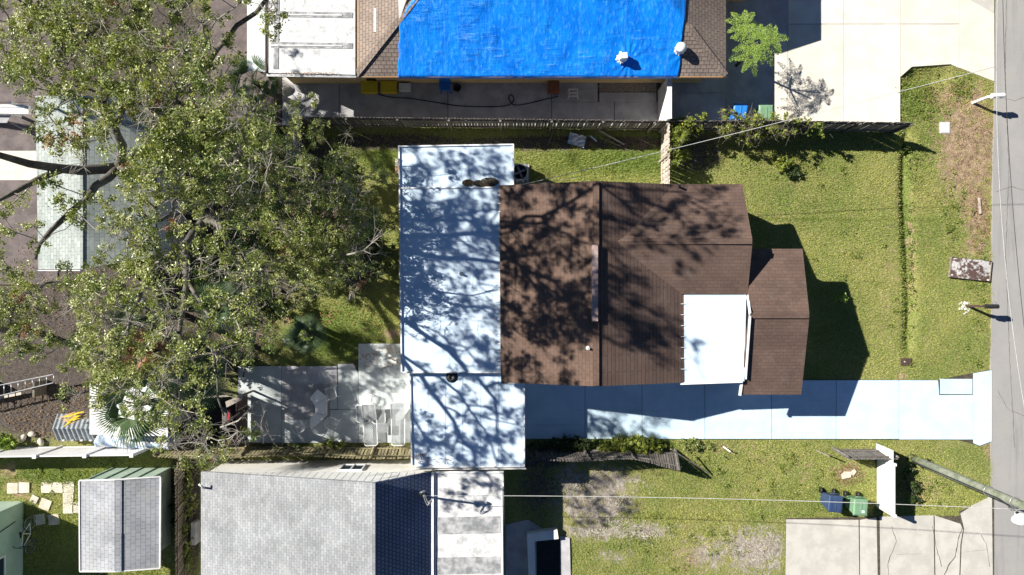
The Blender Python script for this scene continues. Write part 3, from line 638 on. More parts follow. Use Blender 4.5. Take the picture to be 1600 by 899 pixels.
tag(MB().prism([xy(-60,282.5),xy(90,282.5),xy(90,445),xy(-60,445)], -.1, .02).build('paving', M['dark_paving']), 'shaded paving behind the green shingle house', kind='structure')
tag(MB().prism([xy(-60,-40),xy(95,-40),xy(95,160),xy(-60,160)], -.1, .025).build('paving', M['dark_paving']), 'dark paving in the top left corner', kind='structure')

# --- white sheet roof shed, crates, silver tarp
ws = house('low shed with flat white sheet roof under the palms', 195, 640, 'shed', 'white_shed')
W3('sheet_roof', [P(140,596,2.2),P(262,596,2.2),P(262,682,2.1),P(140,679,2.1)], M['white_paint'], ws, .05)
walls(ws,147,602,256,672,2.05,M['stucco'])
# silver tarp: draped lumpy sheet
n1_, n2_ = 60, 22; U, V_ = np.meshgrid(np.linspace(0,1,n1_), np.linspace(0,1,n2_))
a, b, c_, d_ = P(146,700,.9), P(266,706,.9), P(272,682,1.0), P(152,676,1.0)
PX = (1-V_)*((1-U)*a.x+U*b.x)+V_*((1-U)*d_.x+U*c_.x); PY = (1-V_)*((1-U)*a.y+U*b.y)+V_*((1-U)*d_.y+U*c_.y)
PZ = .75+.35*np.sin(V_*math.pi)+.06*np.sin(U*19+3*V_)+.05*np.sin(U*43+V_*9)+.04*np.cos(V_*14+U*11)
PZ[0,:] = .05; PZ[-1,:] = .05; PZ[:,0] = .05; PZ[:,-1] = .05
ii = np.arange(n1_*n2_).reshape(n2_, n1_); tf = np.stack([ii[:-1,:-1].ravel(), ii[:-1,1:].ravel(), ii[1:,1:].ravel(), ii[1:,:-1].ravel()], 1)
o0 = Vector(((a.x+c_.x)/2, (a.y+c_.y)/2, 0))
tag(link_mesh('tarpaulin', np_mesh('tarpaulin', np.stack([PX.ravel(),PY.ravel(),PZ.ravel()],1)-np.array(o0), tf, M['silver'], smooth=True), None, o0), 'crumpled silver and white tarpaulin over a heap beside the white vinyl fence', 'tarpaulin')
# corrugated roofing on stacked tiles
cg = house('stack of grey corrugated roofing sheets beside the white sheet shed', 112, 670, 'roofing sheets', 'corrugated_stack')
q = MB(); nx_ = 56; vs = []; ax, bx_ = P(85,660,.7).x, P(143,660,.7).x; ya, yb, yc = P(0,648,.7).y, P(0,669,.7).y, P(0,690,.7).y
for j, (y, z) in enumerate(((ya,.5),(yb,.85),(yc,.5))):
    for i in range(nx_+1): vs.append((ax+(bx_-ax)*i/nx_+(.12 if j == 1 else 0)*0-.12*(1-j%2)*0, y, z+.05*math.sin(i*math.pi/3.5)*.6))
fs = [(j*(nx_+1)+i, (j+1)*(nx_+1)+i, (j+1)*(nx_+1)+i+1, j*(nx_+1)+i+1) for j in range(2) for i in range(nx_)]
q.add(vs, fs); o = q.build('corrugated_sheet', M['crate_grey'], cg); so_ = o.modifiers.new('t','SOLIDIFY'); so_.thickness = .015
MB().prism([(ax+.1,ya-.1),(bx_-.1,ya-.1),(bx_-.1,yc+.1),(ax+.1,yc+.1)], 0, .45).build('stack_base', M['wood_grey'], cg)
for i in range(4): MB().box((ax+.3+i*.42,yc+.02,.3),(.12,.10,.5)).build('block', M['concrete'], cg)

# ------------------------------------------------------------------ fences
def picket_mesh(name, wd, ht_, mat, th=.02):
    q = MB(); q.add([(-wd/2,-th/2,0),(wd/2,-th/2,0),(wd/2,-th/2,ht_-.03),(wd/4,-th/2,ht_),(-wd/4,-th/2,ht_),(-wd/2,-th/2,ht_-.03),
                     (-wd/2,th/2,0),(wd/2,th/2,0),(wd/2,th/2,ht_-.03),(wd/4,th/2,ht_),(-wd/4,th/2,ht_),(-wd/2,th/2,ht_-.03)],
                    [(5,4,3,2,1,0)[::-1],(6,7,8,9,10,11)[::-1],(0,6,7,1)[::-1],(1,7,8,2)[::-1],(2,8,9,3)[::-1],(3,9,10,4)[::-1],(4,10,11,5)[::-1],(5,11,6,0)[::-1]])
    return q.mesh(name, mat)
def fence(label, line, ht_, mat, pm, wd=.14, gap=.015, side=-1, lean=lambda t: (0, 0), post_every=2.4, skip=lambda t: False, cat='fence', rails=(.35, 1.5)):
    """line: ground points in photo positions; side: which side of the pickets posts and rails stand"""
    pts = [P(*p) for p in line]; seg = [(pts[i+1]-pts[i]).length for i in range(len(pts)-1)]; L = sum(seg)
    r = empty('wooden_fence', pts[0].copy(), label, cat)
    def at(s):
        s = max(0, min(L-1e-6, s))
        for i, l_ in enumerate(seg):
            if s <= l_: return pts[i].lerp(pts[i+1], s/l_), (pts[i+1]-pts[i]).normalized()
            s -= l_
        return pts[-1], (pts[-1]-pts[-2]).normalized()
    me = picket_mesh('picket', wd, ht_, mat) if pm is None else pm
    n = int(L/(wd+gap))
    for i in range(n):
        t = (i+.5)/n
        if skip(t): continue
        p, d = at(t*L); nrm = Vector((-d.y, d.x, 0)); ln, sd_ = lean(t)
        a = math.atan2(d.y, d.x)
        up = Vector((0,0,1))+nrm*ln+d*(sd_+random.uniform(-.02,.02)); up.normalize()
        xx = d.cross(Vector((0,0,0))) if 0 else d-up*d.dot(up); xx.normalize(); yy = up.cross(xx)
        o = link_mesh('picket', me, r); m = Matrix((xx, yy, up)).transposed().to_4x4()
        m.translation = p-r.location+nrm*random.uniform(-.006,.006)+Vector((0,0,random.uniform(-.04,0))); o.matrix_local = m
    k_ = max(1, round(L/post_every)); tops = []
    for i in range(k_+1):
        t = i/k_
        if skip(t): continue
        p, d = at(t*L); nrm = Vector((-d.y, d.x, 0))*side; ln, sd_ = lean(min(max(t, .01), .99)); up = Vector((0,0,1))+nrm*side*ln+d*sd_
        MB().beam(p+nrm*.07, p+nrm*.07+up*(ht_-.08), .09, .09).build('post', mat, r)
    for z in rails:
        for i in range(k_*3):
            t0, t1 = i/(k_*3), (i+1)/(k_*3)
            if skip(t0) or skip(t1): continue
            p0, d = at(t0*L); p1, _ = at(t1*L); nrm = Vector((-d.y, d.x, 0)); l0, s0 = lean(t0); l1, s1 = lean(t1)
            MB().beam(p0+nrm*(side*.035+l0*z)+Vector((0,0,z)), p1+nrm*(side*.035+l1*z)+Vector((0,0,z)), .035, .085).build('rail', mat, r)
    return r
# north fence: pickets on the alley side, posts towards the lawn
fence('long dark wooden fence between the shaded alley and the lawn', [(478,197),(1046,203.5),(1200,203),(1392,206)], 1.8, M['wood_grey'], None, side=-1, wd=.12, gap=.02)
fence('short pale wooden fence running down from the alley fence to the brown roof', [(1033,206),(1033,300)], 1.75, M['wood_light'], None, side=-1, wd=.13, gap=.02, post_every=1.5, rails=(.3,.95,1.6))
fence('mossy wooden fence between the patio and the lower house', [(262,697),(450,698),(650,698)], 1.5, M['wood_green'], None, side=1, wd=.11, gap=.045, lean=lambda t: (-.10-.05*math.sin(t*9), .06), post_every=2.0, rails=(.3, 1.2))
fence('broken leaning grey fence between the driveway and the lower lawn', [(838,703),(900,701),(960,702),(1055,704)], 1.6, M['wood_grey'], None, side=1, wd=.09, gap=.03, lean=lambda t: (-.02-.30*t*t-.10*math.sin(t*7), .12*math.sin(t*5)), post_every=2.1, rails=(.3, 1.25))
fence('short grey picket fence joined to the white panel screen', [(1300,702),(1374,702)], 1.4, M['wood_grey'], None, side=1, wd=.11, gap=.02, lean=lambda t: (-.1, .1), post_every=2.2, rails=(.3, 1.1))
fence('dark wooden fence between the garden shed and the grey roofed house', [(292,712),(293,960)], 1.5, M['wood'], None, side=1, wd=.10, gap=.05, lean=lambda t: (.10, .18), post_every=2.0, rails=(.4, 1.2))
# loose rail on the ground by the broken fence, leaning boards
for a, b, lab in (((1048,702,1.3),(1110,741,.05),'thin fallen rail beside the right end of the broken fence'),((1276,704,.05),(1296,713,1.0),'loose slanting board at the left end of the short picket fence')):
    q = MB().beam(P(*a), P(*b), .06, .05).build('loose_board', M['wood']); tag(q, lab, 'board')

# white vinyl fence lower left
vf = empty('vinyl_fence', P(120,700,0), 'white vinyl panel fence behind the silver tarpaulin', 'fence')
def vline(px): return P(px, 699.5-px*.012, 0)
posts = [-140,-58,22,97,171,240,285]
for i, px in enumerate(posts[:-1]):
    p = vline(px); MB().box(p+Vector((0,0,.92)),(.13,.13,1.86)).build('post', M['vinyl'], vf)
    MB().box(p+Vector((0,0,1.87)),(.17,.17,.05)).build('post_cap', M['vinyl'], vf)
    if i < len(posts)-2:
        a, b = vline(px)+Vector((.07,0,0)), vline(posts[i+1])-Vector((.07,0,0))
        MB().beam(a+Vector((0,0,.92)), b+Vector((0,0,.92)), .03, 1.55).build('panel', M['vinyl'], vf)
        for z in (.12, 1.75): MB().beam(a+Vector((0,0,z)), b+Vector((0,0,z)), .06, .11).build('rail', M['vinyl'], vf)
# white screen for the bins
wsn = empty('panel_screen', P(1371,755,0), 'tall white panel screen beside the green wheelie bin', 'screen')
a, b = P(1371,714,0), P(1371,790,0)
MB().beam(a+Vector((0,0,.72)), b+Vector((0,0,.72)), .05, 1.44).build('panel', M['vinyl'], wsn)
MB().beam(a+Vector((.045,0,.72)), b+Vector((.045,0,.72)), .03, 1.40).build('backing_board', M['brown_board'], wsn)
for p in (a, b): MB().box(p+Vector((0,0,.75)),(.12,.12,1.5)).build('post', M['vinyl'], wsn)
c_ = P(1348,700,0)
MB().beam(P(1371,713,0)+Vector((-.05,0.05,.7)), P(1371,713,0)+Vector((-.05,.6,.7)), .05, 1.38).build('panel', M['vinyl'], wsn)
# white wall of the tarp house
wwl = empty('garden_wall', P(1030,165,0), 'white wall joining the blue tarped house to the alley fence', 'wall')
a, b = P(1030,142,0), P(1030,203,0)
MB().beam(a+Vector((0,0,1.02)), b+Vector((0,0,1.02)), .14, 2.05).build('wall', M['white_paint'], wwl)
MB().beam(a+Vector((0,0,2.08)), b+Vector((0,0,2.08)), .20, .06).build('coping', M['stucco'], wwl)

# ------------------------------------------------------------------ stepping stones
def stone(px, py, s=.52, a=0.0, lab=''):
    q = MB(); n = 10; vs = []
    sq = [(-.5,-.46),(-.46,-.5),(.46,-.5),(.5,-.46),(.5,.46),(.46,.5),(-.46,.5),(-.5,.46)]
    q.prism([(x*s*random.uniform(.97,1.02), y*s*random.uniform(.97,1.02)) for x, y in sq], -.04, .03)
    me = q.mesh('stepping_stone', M['stone']); o = link_mesh('stepping_stone', me, None, P(px,py,0.0), (0,0,a))
    tag(o, lab, 'stepping stone', 'stepping stones beside the garden shed')
SS = [(38,762,0,'stepping stone farthest left, half sunk in bare soil'),(73,762,0,'first stone of the upper row of three'),(90,762,.02,'middle stone of the upper row of three'),(108,761,0,'corner stone at the right end of the upper row'),
      (107,778,.03,'stone just below the corner stone'),(107,794,0,'lowest stone of the short column beside the shed'),(122,793,0,'stone partly under the edge of the shed roof'),
      (54,780,-.5,'small tilted stone nearest the green house corner'),(71,788,-.35,'turned stone in the middle of the grass'),(62,812,.15,'shaded stone nearest the bicycle'),(84,812,.1,'shaded stone just inside the shadow edge'),(20,763,0,'faded stone at the far left edge of the path')]
for px, py, a, l in SS: stone(px, py, .5 if 'small' not in l else .34, a, l)

# ------------------------------------------------------------------ wheelie bins
def bin_parts(name, label, mat, loc, rz, wheels=True):
    r = empty(name, loc, label, 'wheelie bin', None, rz)
    q = MB(); prof = [(.24,.26,.06),(.29,.34,.95),(.31,.36,.97),(.31,.36,1.01)]
    vs = []; 
    for a, b, z in prof: vs += [(-a,-b,z),(a,-b,z),(a,b,z),(-a,b,z)]
    fs = [(3,2,1,0)]+[(i*4+k_, i*4+(k_+1)%4, (i+1)*4+(k_+1)%4, (i+1)*4+k_) for i in range(3) for k_ in range(4)]
    q.add(vs, fs); q.build('body', mat, r, True, .02)
    q = MB(); vs = []
    for a, b, z in ((.33,.38,1.015),(.33,.38,1.04),(.28,.32,1.085),(.22,.25,1.09)): vs += [(-a,-b,z),(a,-b,z),(a,b,z),(-a,b,z)]
    q.add(vs, [(3,2,1,0),(12,13,14,15)]+[(i*4+k_, i*4+(k_+1)%4, (i+1)*4+(k_+1)%4, (i+1)*4+k_) for i in range(3) for k_ in range(4)])
    q.box((0,0,1.1),(.06,.5,.02)); lid = q.build('lid', mat, r, True, .015)
    MB().tube([(-.24,.40,1.0),(-.24,.47,1.02),(.24,.47,1.02),(.24,.40,1.0)], .018, 6).build('handle', mat, r, True)
    for sx in (-1, 1):
        MB().tube([(sx*.27,.34,.14),(sx*.33,.34,.14)], .14, 14).build('wheel', M['black'], r, True)
    return r, lid
b1, l1 = bin_parts('wheelie_bin', 'green wheelie bin with pale label, left of the white screen', M['green_bin'], P(1327,782,0), R(-4))
MB().box((.08,-.17,1.105),(.16,.12,.006)).build('label_plate', M['white_paint'], l1, True)
bin_parts('wheelie_bin', 'dark navy wheelie bin on the grass, left of the green one', M['navy_bin'], P(1289,777,0), R(-6))
bin_parts('wheelie_bin', 'bright blue wheelie bin behind the vine covered fence', M['blue_bright'], P(1145,184,0), R(172))
bin_parts('wheelie_bin', 'pale green wheelie bin at the edge of the sunlit cream concrete', M['green_bin'], P(1184,186,0), R(180))

# ------------------------------------------------------------------ alley objects
def tote(px, py, d, label, mat, ht_=.4, name='storage_box'):
    r = empty(name, P(px,py,0), label, 'storage box')
    q = MB(); a, b = d; vs = []
    for f, z in ((.86,0),(.96,ht_-.05)): vs += [(-a/2*f,-b/2*f,z),(a/2*f,-b/2*f,z),(a/2*f,b/2*f,z),(-a/2*f,b/2*f,z)]
    q.add(vs, [(3,2,1,0),(4,5,6,7)]+[(k_, (k_+1)%4, 4+(k_+1)%4, 4+k_) for k_ in range(4)]); q.build('body', mat, r, True)
    q = MB(); q.box((0,0,ht_-.02),(a,b,.05)); q.build('lid', mat, r, True, .02)
    q = MB()
    for sy in (-1,1): q.box((0,sy*(b/2-.03),ht_+.015),(a-.04,.03,.02))
    for sx in (-1,1): q.box((sx*(a/2-.03),0,ht_+.015),(.03,b-.1,.02))
    q.build('lid_rim', mat, r, True)
tote(580,140,(.78,.55),'yellow plastic storage box, left one of the pair by the alley wall',M['yellow'],.45)
tote(610,140,(.76,.55),'yellow plastic storage box standing next to the white box',M['yellow'],.45)
tote(634,139,(.56,.37),'small white plastic box beside the yellow boxes',M['white_paint'],.3)
# blue chair, black pot
ch = empty('garden_chair', P(697,139,0), 'blue plastic garden chair against the alley wall', 'chair')
MB().box((0,0,.42),(.46,.44,.04)).build('seat', M['blue_bright'], ch, True, .015)
MB().box((0,.22,.66),(.46,.04,.45)).build('backrest', M['blue_bright'], ch, True, .015)
for sx in (-1,1):
    MB().box((sx*.24,0,.62),(.05,.42,.03)).build('armrest', M['blue_bright'], ch, True)
    for sy in (-1,1): MB().beam((sx*.2,sy*.18,.41),(sx*.24,sy*.22,0),.05,.05).build('leg', M['blue_bright'], ch, True)
po = empty('plant_pot', P(715,140,0), 'small round black pot beside the blue chair', 'pot')
MB().lathe((0,0,0),[(.12,0),(.17,.28),(.19,.3),(.16,.3),(.14,.22)],14).build('pot', M['black'], po, True)
po = empty('terracotta_box', P(864,140,0), 'terracotta planter box against the alley wall', 'planter')
q = MB(); q.box((0,0,.2),(.5,.5,.4)); q.build('box', M['terracotta'], po, True, .02); q = MB(); q.box((0,0,.42),(.54,.54,.05)); q.build('rim', M['terracotta'], po, True, .01)
st = empty('step_stool', P(895,148,0), 'small white step stool with open top on the alley paving', 'stool')
for sy in (-1,0,1): MB().box((0,sy*.17,.3),(.42,.06,.04)).build('tread', M['white_paint'], st, True, .01)
for sx in (-1,1):
    MB().box((sx*.2,0,.3),(.05,.4,.05)).build('side_rail', M['white_paint'], st, True, .01)
    for sy in (-1,1): MB().beam((sx*.2,sy*.16,.28),(sx*.24,sy*.22,0),.05,.05).build('leg', M['white_paint'], st, True)
def hose(pts, r, name, label, mat, cat, h=.03):
    P3 = [P(*p, h) if len(p) == 2 else P(*p) for p in pts]; fine = []
    for i in range(len(P3)-1):
        p0, p1, p2, p3 = P3[max(i-1,0)], P3[i], P3[i+1], P3[min(i+2,len(P3)-1)]
        for k_ in range(6):
            t = k_/6; fine.append(.5*((2*p1)+(p2-p0)*t+(2*p0-5*p1+4*p2-p3)*t*t+(3*p1-p0-3*p2+p3)*t**3))
    fine.append(P3[-1]); return tag(MB().tube(fine, r, 6).build(name, mat), label, cat)
hose([(585,146),(610,152),(640,154),(680,160),(720,166),(770,167),(795,164),(803,155),(798,148),(795,155),(803,164),(820,163),(850,156),(872,151)], .022, 'garden_hose', 'black garden hose winding along the alley paving', M['wire_dark'], 'hose', .06)
hose([(903,141),(922,140),(934,136),(940,131)], .01, 'thin_cord', 'thin pale cord lying right of the step stool', M['wire'], 'cord', .06)
# junk in the shade behind the fence
jk = empty('plastic_sheet', P(899,216,0), 'crumpled pale plastic sheet in the fence shade', 'plastic sheet')
q = MB(); vs = []; 
for j in range(7):
    for i in range(8): vs.append((i*.11-.4+.03*random.random()+j*.02, j*.09-.28-.03*i, .06+.10*random.random()))
q.add(vs, [(j*8+i, j*8+i+1, (j+1)*8+i+1, (j+1)*8+i) for j in range(6) for i in range(7)]); q.build('sheet', M['silver'], jk, True)
for (px, py, a, L_, lab, mt) in ((862,212,1.2,.9,'grey stick leaning in the fence shade left of the plastic sheet',M['wood_grey']),(955,215,-.5,1.4,'long pale board lying in the fence shade right of the plastic sheet',M['wood_light']),(927,217,-.7,.4,'short bluish board beside the plastic sheet',M['concrete_blue'])):
    q = MB().box((0,0,.05),(L_,.07,.03)); o = link_mesh('board', q.mesh('board', mt), None, P(px,py,.0), (0,.05,a)); tag(o, lab, 'board')

# air conditioner
ac = empty('air_conditioner', P(812,273,0), 'grey air conditioning unit at the corner of the white roof', 'air conditioner', None, 0)
c = P(812,273,0)
MB().box((0,0,.35),(.72,.78,.7)).build('cabinet', M['metal'], ac, True, .05)
MB().lathe((0,0,.70),[(.31,0),(.33,.02),(.31,.03),(.28,.02),(.28,-.0)],24).build('fan_ring', M['black'], ac, True)
MB().tube([(0,0,.70),(0,0,.74)],.09,12).build('fan_hub', M['metal'], ac, True)
for i in range(4):
    a = i*math.pi/2+.4; MB().box((math.cos(a)*.17,math.sin(a)*.17,.712),(.2,.09,.01),a).build('fan_blade', M['metal'], ac, True)
for i in range(3):
    rr = .1+.08*i; MB().tube([(rr*math.cos(t), rr*math.sin(t), .745) for t in np.linspace(0,2*math.pi,20)],.006,4).build('grille_wire', M['black'], ac, True)
tag(MB().box(P(812,273,.03),(.9,.95,.06)).build('base_pad', M['concrete']), 'concrete pad under the air conditioning unit', 'concrete pad')
# blocks along the west wall
for i in range(4):
    pass
rb = empty('brick_ledge', P(624,262,0), 'tan and white brick ledge at the left edge of the white roof', 'ledge')
for i, (y, m_) in enumerate(((252,'stone'),(258,'stone'),(264,'terracotta'),(269,'terracotta'))):
    MB().box(P(627,y,.9)+Vector((-.05,0,0)),(.42,.17,.3)).build('block', M[m_ if i < 2 else 'orange_edge'], rb, bevel=.01)
MB().box(P(634,261,.4),(.4,.7,.78)).build('ledge_base', M['stucco'], rb)
rb = empty('wall_ledge', P(630,380,0), 'weathered low ledge running down the left side of the white roof', 'ledge')
for i in range(11):
    MB().box(P(632,282+i*20,.45)+Vector((0,0,0)),(.36,.58,.9)).build('block', M['concrete'], rb, bevel=.01)
# small box on patio
bx = empty('small_box', P(610,546,0), 'small beige box on the sunny corner of the patio', 'box')
MB().box((0,0,.12),(.36,.36,.24)).build('box', M['stone'], bx, True, .01); MB().box((0,0,.25),(.40,.40,.03)).build('lid', M['stone'], bx, True, .01)

# ------------------------------------------------------------------ patio furniture
bn = empty('angled_bench', P(500,640,0), 'white angled three section table on the shaded patio', 'table')
for k_, poly in enumerate(([(484,622),(496,609),(511,620.5),(492,634)],[(492.3,634.5),(511,621.2),(511,649),(492.3,645)],[(492,645.6),(511,649.6),(485,672),(484,655)])):
    MB().prism([xy(px,py,.45) for px,py in poly], .41, .45).build('top_panel', M['white_paint'], bn)
for px, py in ((487,623),(508,622),(508,646),(487,668),(495,640)):
    p = P(px,py,.2); MB().box((p.x,p.y,.2),(.06,.06,.42)).build('leg', M['metal'], bn)
def wire_chair(px, py, a, label):
    r = empty('patio_chair', P(px,py,0), label, 'chair', 'white wire chairs round the angled table', a)
    pts = [(-.26,-.24,.62),(-.27,.1,.64),(-.2,.26,.70),(.2,.26,.70),(.27,.1,.64),(.26,-.24,.62)]
    MB().tube(pts, .018, 6).build('arm_frame', M['white_metal'], r, True)
    q = MB(); q.tube([(-.23,-.24,.42),(.23,-.24,.42),(.22,.2,.40),(-.22,.2,.40),(-.23,-.24,.42)], .014, 5)
    for i in range(9): q.tube([(-.2+i*.05,-.24,.42),(-.2+i*.05,.2,.40),(-.2+i*.05,.27,.72)], .005, 3)
    for i in range(9): q.tube([(-.22,-.22+i*.05,.42),(.22,-.22+i*.05,.42)], .005, 3)
    q.build('seat_mesh', M['white_metal'], r, True)
    for sx in (-1,1):
        for sy in (-1,1): MB().tube([(sx*.24,sy*.22,.62 if sy < 0 else .42),(sx*.26,sy*.25,0)],.014,5).build('leg', M['white_metal'], r, True)
wire_chair(522,612,R(-75),'white wire chair right of the upper end of the angled table'); wire_chair(523,658,R(60),'white wire chair right of the lower end of the angled table')
wire_chair(472,664,R(-145),'white wire chair left of the lower end of the angled table'); wire_chair(411,636,R(170),'white wire chair near the dark lean-to, partly under twigs')
def lattice(q, x0, x1, y0, y1, z0, z1, n=.10, r=.011):
    """criss-cross straps over a sloped rectangle"""
    W_, L_ = x1-x0, y1-y0
    def pt(x, y): return Vector((x, y, z0+(z1-z0)*(y-y0)/L_))
    s = -L_
    while s < W_:
        for d in (1, -1):
            a, b = max(0, -s), min(L_, W_-s)
            if b > a:
                xa_, xb_ = s+a, s+b
                if d == -1: xa_, xb_ = W_-xa_, W_-xb_
                q.beam(pt(x0+xa_, y0+a), pt(x0+xb_, y0+b), .028, .008)
        s += n
def lounger(px, py, a, label, back=.65, L_=1.9, wd=.62, up=.35, pale=True):
    r = empty('sun_lounger', P(px,py,0), label, 'sun lounger', 'woven sun loungers on the patio', a)
    m_ = M['white_metal']; ys = L_/2-back
    q = MB(); q.tube([(-wd/2,-L_/2+.08,.36),(-wd/2+.08,-L_/2,.36),(wd/2-.08,-L_/2,.36),(wd/2,-L_/2+.08,.36),(wd/2,ys,.36)],.018,6); q.tube([(-wd/2,-L_/2+.08,.36),(-wd/2,ys,.36)],.018,6); q.build('seat_frame', m_, r, True)
    MB().tube([(-wd/2,ys,.36),(-wd/2,L_/2-.06,.36+up),(-wd/2+.06,L_/2,.38+up),(wd/2-.06,L_/2,.38+up),(wd/2,L_/2-.06,.36+up),(wd/2,ys,.36)],.018,6).build('back_frame', m_, r, True)
    q = MB(); lattice(q,-wd/2,wd/2,-L_/2+.02,ys,.36,.36); tag(q.build('seat_straps', M['sling'], r, True), kind='stuff')
    q = MB(); lattice(q,-wd/2,wd/2,ys,L_/2,.36,.36+up); tag(q.build('back_straps', M['sling'], r, True), kind='stuff')
    for sx in (-1,1):
        for y in (-L_/2+.2, ys-.1): MB().tube([(sx*wd/2,y,.35),(sx*wd/2,y,0)],.016,5).build('leg', m_, r, True)
lounger(581,661,R(2),'left woven lounger, half in sunlight, next to the small side table',.8,2.0,.62)
lounger(624,660,R(0),'right woven lounger against the edge of the white roof',.8,2.05,.62)
lounger(594,645,R(2),'short woven chaise between the two long loungers',.4,.9,.6,.2); lounger(570,644,R(-2),'pale sunlit chaise at the far left of the loungers',.4,.85,.6,.25)
tb = empty('side_table', P(600,666,0), 'small square side table between the loungers', 'table')
MB().box((0,0,.42),(.5,.44,.02)).build('table_top', M['metal'], tb, True, .01)
for sx in (-1,1):
    for sy in (-1,1): MB().tube([(sx*.22,sy*.19,.42),(sx*.22,sy*.19,0)],.012,5).build('leg', M['white_metal'], tb, True)
rt = empty('wire_basket', P(581,622,0), 'round wire basket table above the loungers', 'basket')
for rr, z in ((.22,.42),(.15,.42),(.2,.2),(.18,.02)):
    MB().tube([(rr*math.cos(t), rr*math.sin(t), z) for t in np.linspace(0,2*math.pi,18)],.012,5).build('hoop', M['white_metal'], rt, True)
q = MB()
for i in range(14): a = i*math.pi/7; q.tube([(.22*math.cos(a),.22*math.sin(a),.42),(.18*math.cos(a),.18*math.sin(a),.02)],.007,4)
q.build('wire_side', M['white_metal'], rt, True)
# open lean-to at the patio's left
lt = empty('lean_to', P(352,655,0), 'dark open lean-to with plywood top and red board at the patio edge', 'lean-to')
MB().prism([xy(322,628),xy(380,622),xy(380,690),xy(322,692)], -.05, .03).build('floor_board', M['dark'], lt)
lbeam(lt,'rail',(317,621,1.5),(364,618,1.5),.08,.08,M['wood_light'])
W3('plywood_top', [P(352,628,1.5),P(378,617,1.5),P(378,625,1.45),P(354,637,1.45)], M['wood_light'], lt, .03)
W3('side_board', [P(347,637,1.45),P(354,637,1.45),P(354,672,1.4),P(347,672,1.4)], M['wood_grey'], lt, .03)
W3('red_board', [P(355.5,640,1.2),P(360,639,1.2),P(360,662,1.2),P(355.5,660,1.2)], M['red'], lt, .03)
for px, py in ((318,621),(378,618),(378,685),(350,690)): MB().box((P(px,py,1.4).x,P(px,py,1.4).y,.7),(.08,.08,1.42)).build('post', M['wood_grey'], lt)
MB().beam(P(380,690,.8), P(350,692,.8), .03, 1.2).build('side_panel', M['brown_board'], lt); MB().beam(P(378,690,.8), P(378,620,.8), .03, 1.3).build('side_panel', M['brown_board'], lt)

# ------------------------------------------------------------------ ladder on trestle, yellow fronds, left yard bits
ld = empty('ladder', P(45,600,0), 'aluminium ladder lying across trestles at the left edge', 'ladder')
A0, A1, B0, B1 = P(-60,614,.9), P(84,585,.9), P(-60,633,.9), P(84,598,.9)
for a, b in ((A0,A1),(B0,B1)): MB().beam(a, b, .035, .08).build('side_rail', M['metal'], ld)
for i in range(14):
    t = i/13; MB().tube([A0.lerp(A1,t), B0.lerp(B1,t)], .018, 6).build('rung', M['metal'], ld)
for px in (-20, 62): MB().box(P(px,607,.42)+Vector((0,0,0)),(.1,.7,.84)).build('trestle', M['wood'], ld)
pt_ = tag(MB().prism([xy(-60,628,.3),xy(33,612,.3),xy(33,617,.3),xy(-60,636,.3)],.2,.3).build('plank', M['wood_light']), 'pale plank below the ladder', 'plank')
for i, (px, py) in enumerate(((52,678),(38,684),(66,690))): 
    q = MB().lathe((0,0,0),[(.1,0),(.16,.08),(.12,.17),(.05,.2)],8); o = link_mesh('rock', q.mesh('rock', M['stone']), None, P(px,py,-.02), (0,0,i)); o.scale = (1.3,.9,1)
    tag(o, ('pale rock beside the bed edge, upper one','pale rock beside the bed edge, left one','pale rock touching the yellow bush bed')[i], 'rock')

# ------------------------------------------------------------------ bicycle
bk = empty('bicycle', P(57,832,0), 'black bicycle leaning on the pale green wall', 'bicycle')
def bw(y):
    c = Vector((0,y,.34)); q = MB(); q.tube([c+Vector((0,.33*math.cos(t),.33*math.sin(t))) for t in np.linspace(0,2*math.pi,29)],.02,6); wl = q.build('wheel', M['black'], bk, True)
    MB().tube([c+Vector((0,.30*math.cos(t),.30*math.sin(t))) for t in np.linspace(0,2*math.pi,25)],.012,5).build('rim', M['metal'], wl, True)
    q = MB()
    for i in range(14): a = i*math.pi/7; q.tube([c, c+Vector((0,.3*math.cos(a),.3*math.sin(a)))],.004,3)
    q.build('spokes', M['metal'], wl, True)
bw(.54); bw(-.54)
q = MB(); bb = (0,.05,.32); stt = (0,.2,.72); hd = (0,-.36,.8)
for a, b in ((bb,stt),(stt,hd),(bb,(0,-.38,.7)),(bb,(0,.54,.34)),(stt,(0,.54,.34))): q.tube([a,b],.02,6)
q.build('frame', M['white_metal'], bk, True); MB().tube([hd,(0,-.54,.34)],.02,6).build('fork', M['black'], bk, True)
MB().tube([(0,-.36,.78),(0,-.38,.95)],.018,6).build('stem', M['black'], bk, True)
MB().tube([(-.3,-.30,.98),(-.2,-.38,.97),(.2,-.38,.97),(.3,-.30,.98)],.016,6).build('handlebar', M['black'], bk, True)
MB().add([(-.07,.3,.86),(.07,.3,.86),(.03,.04,.85),(-.03,.04,.85),(-.07,.3,.81),(.07,.3,.81),(.03,.04,.82),(-.03,.04,.82)],[(0,3,2,1),(4,5,6,7),(0,1,5,4),(1,2,6,5),(2,3,7,6),(3,0,4,7)]).build('saddle', M['black'], bk, True)
MB().tube([(0,.2,.7),(0,.18,.82)],.014,6).build('seat_post', M['metal'], bk, True)
bk.rotation_euler = (0, R(-10), R(2))

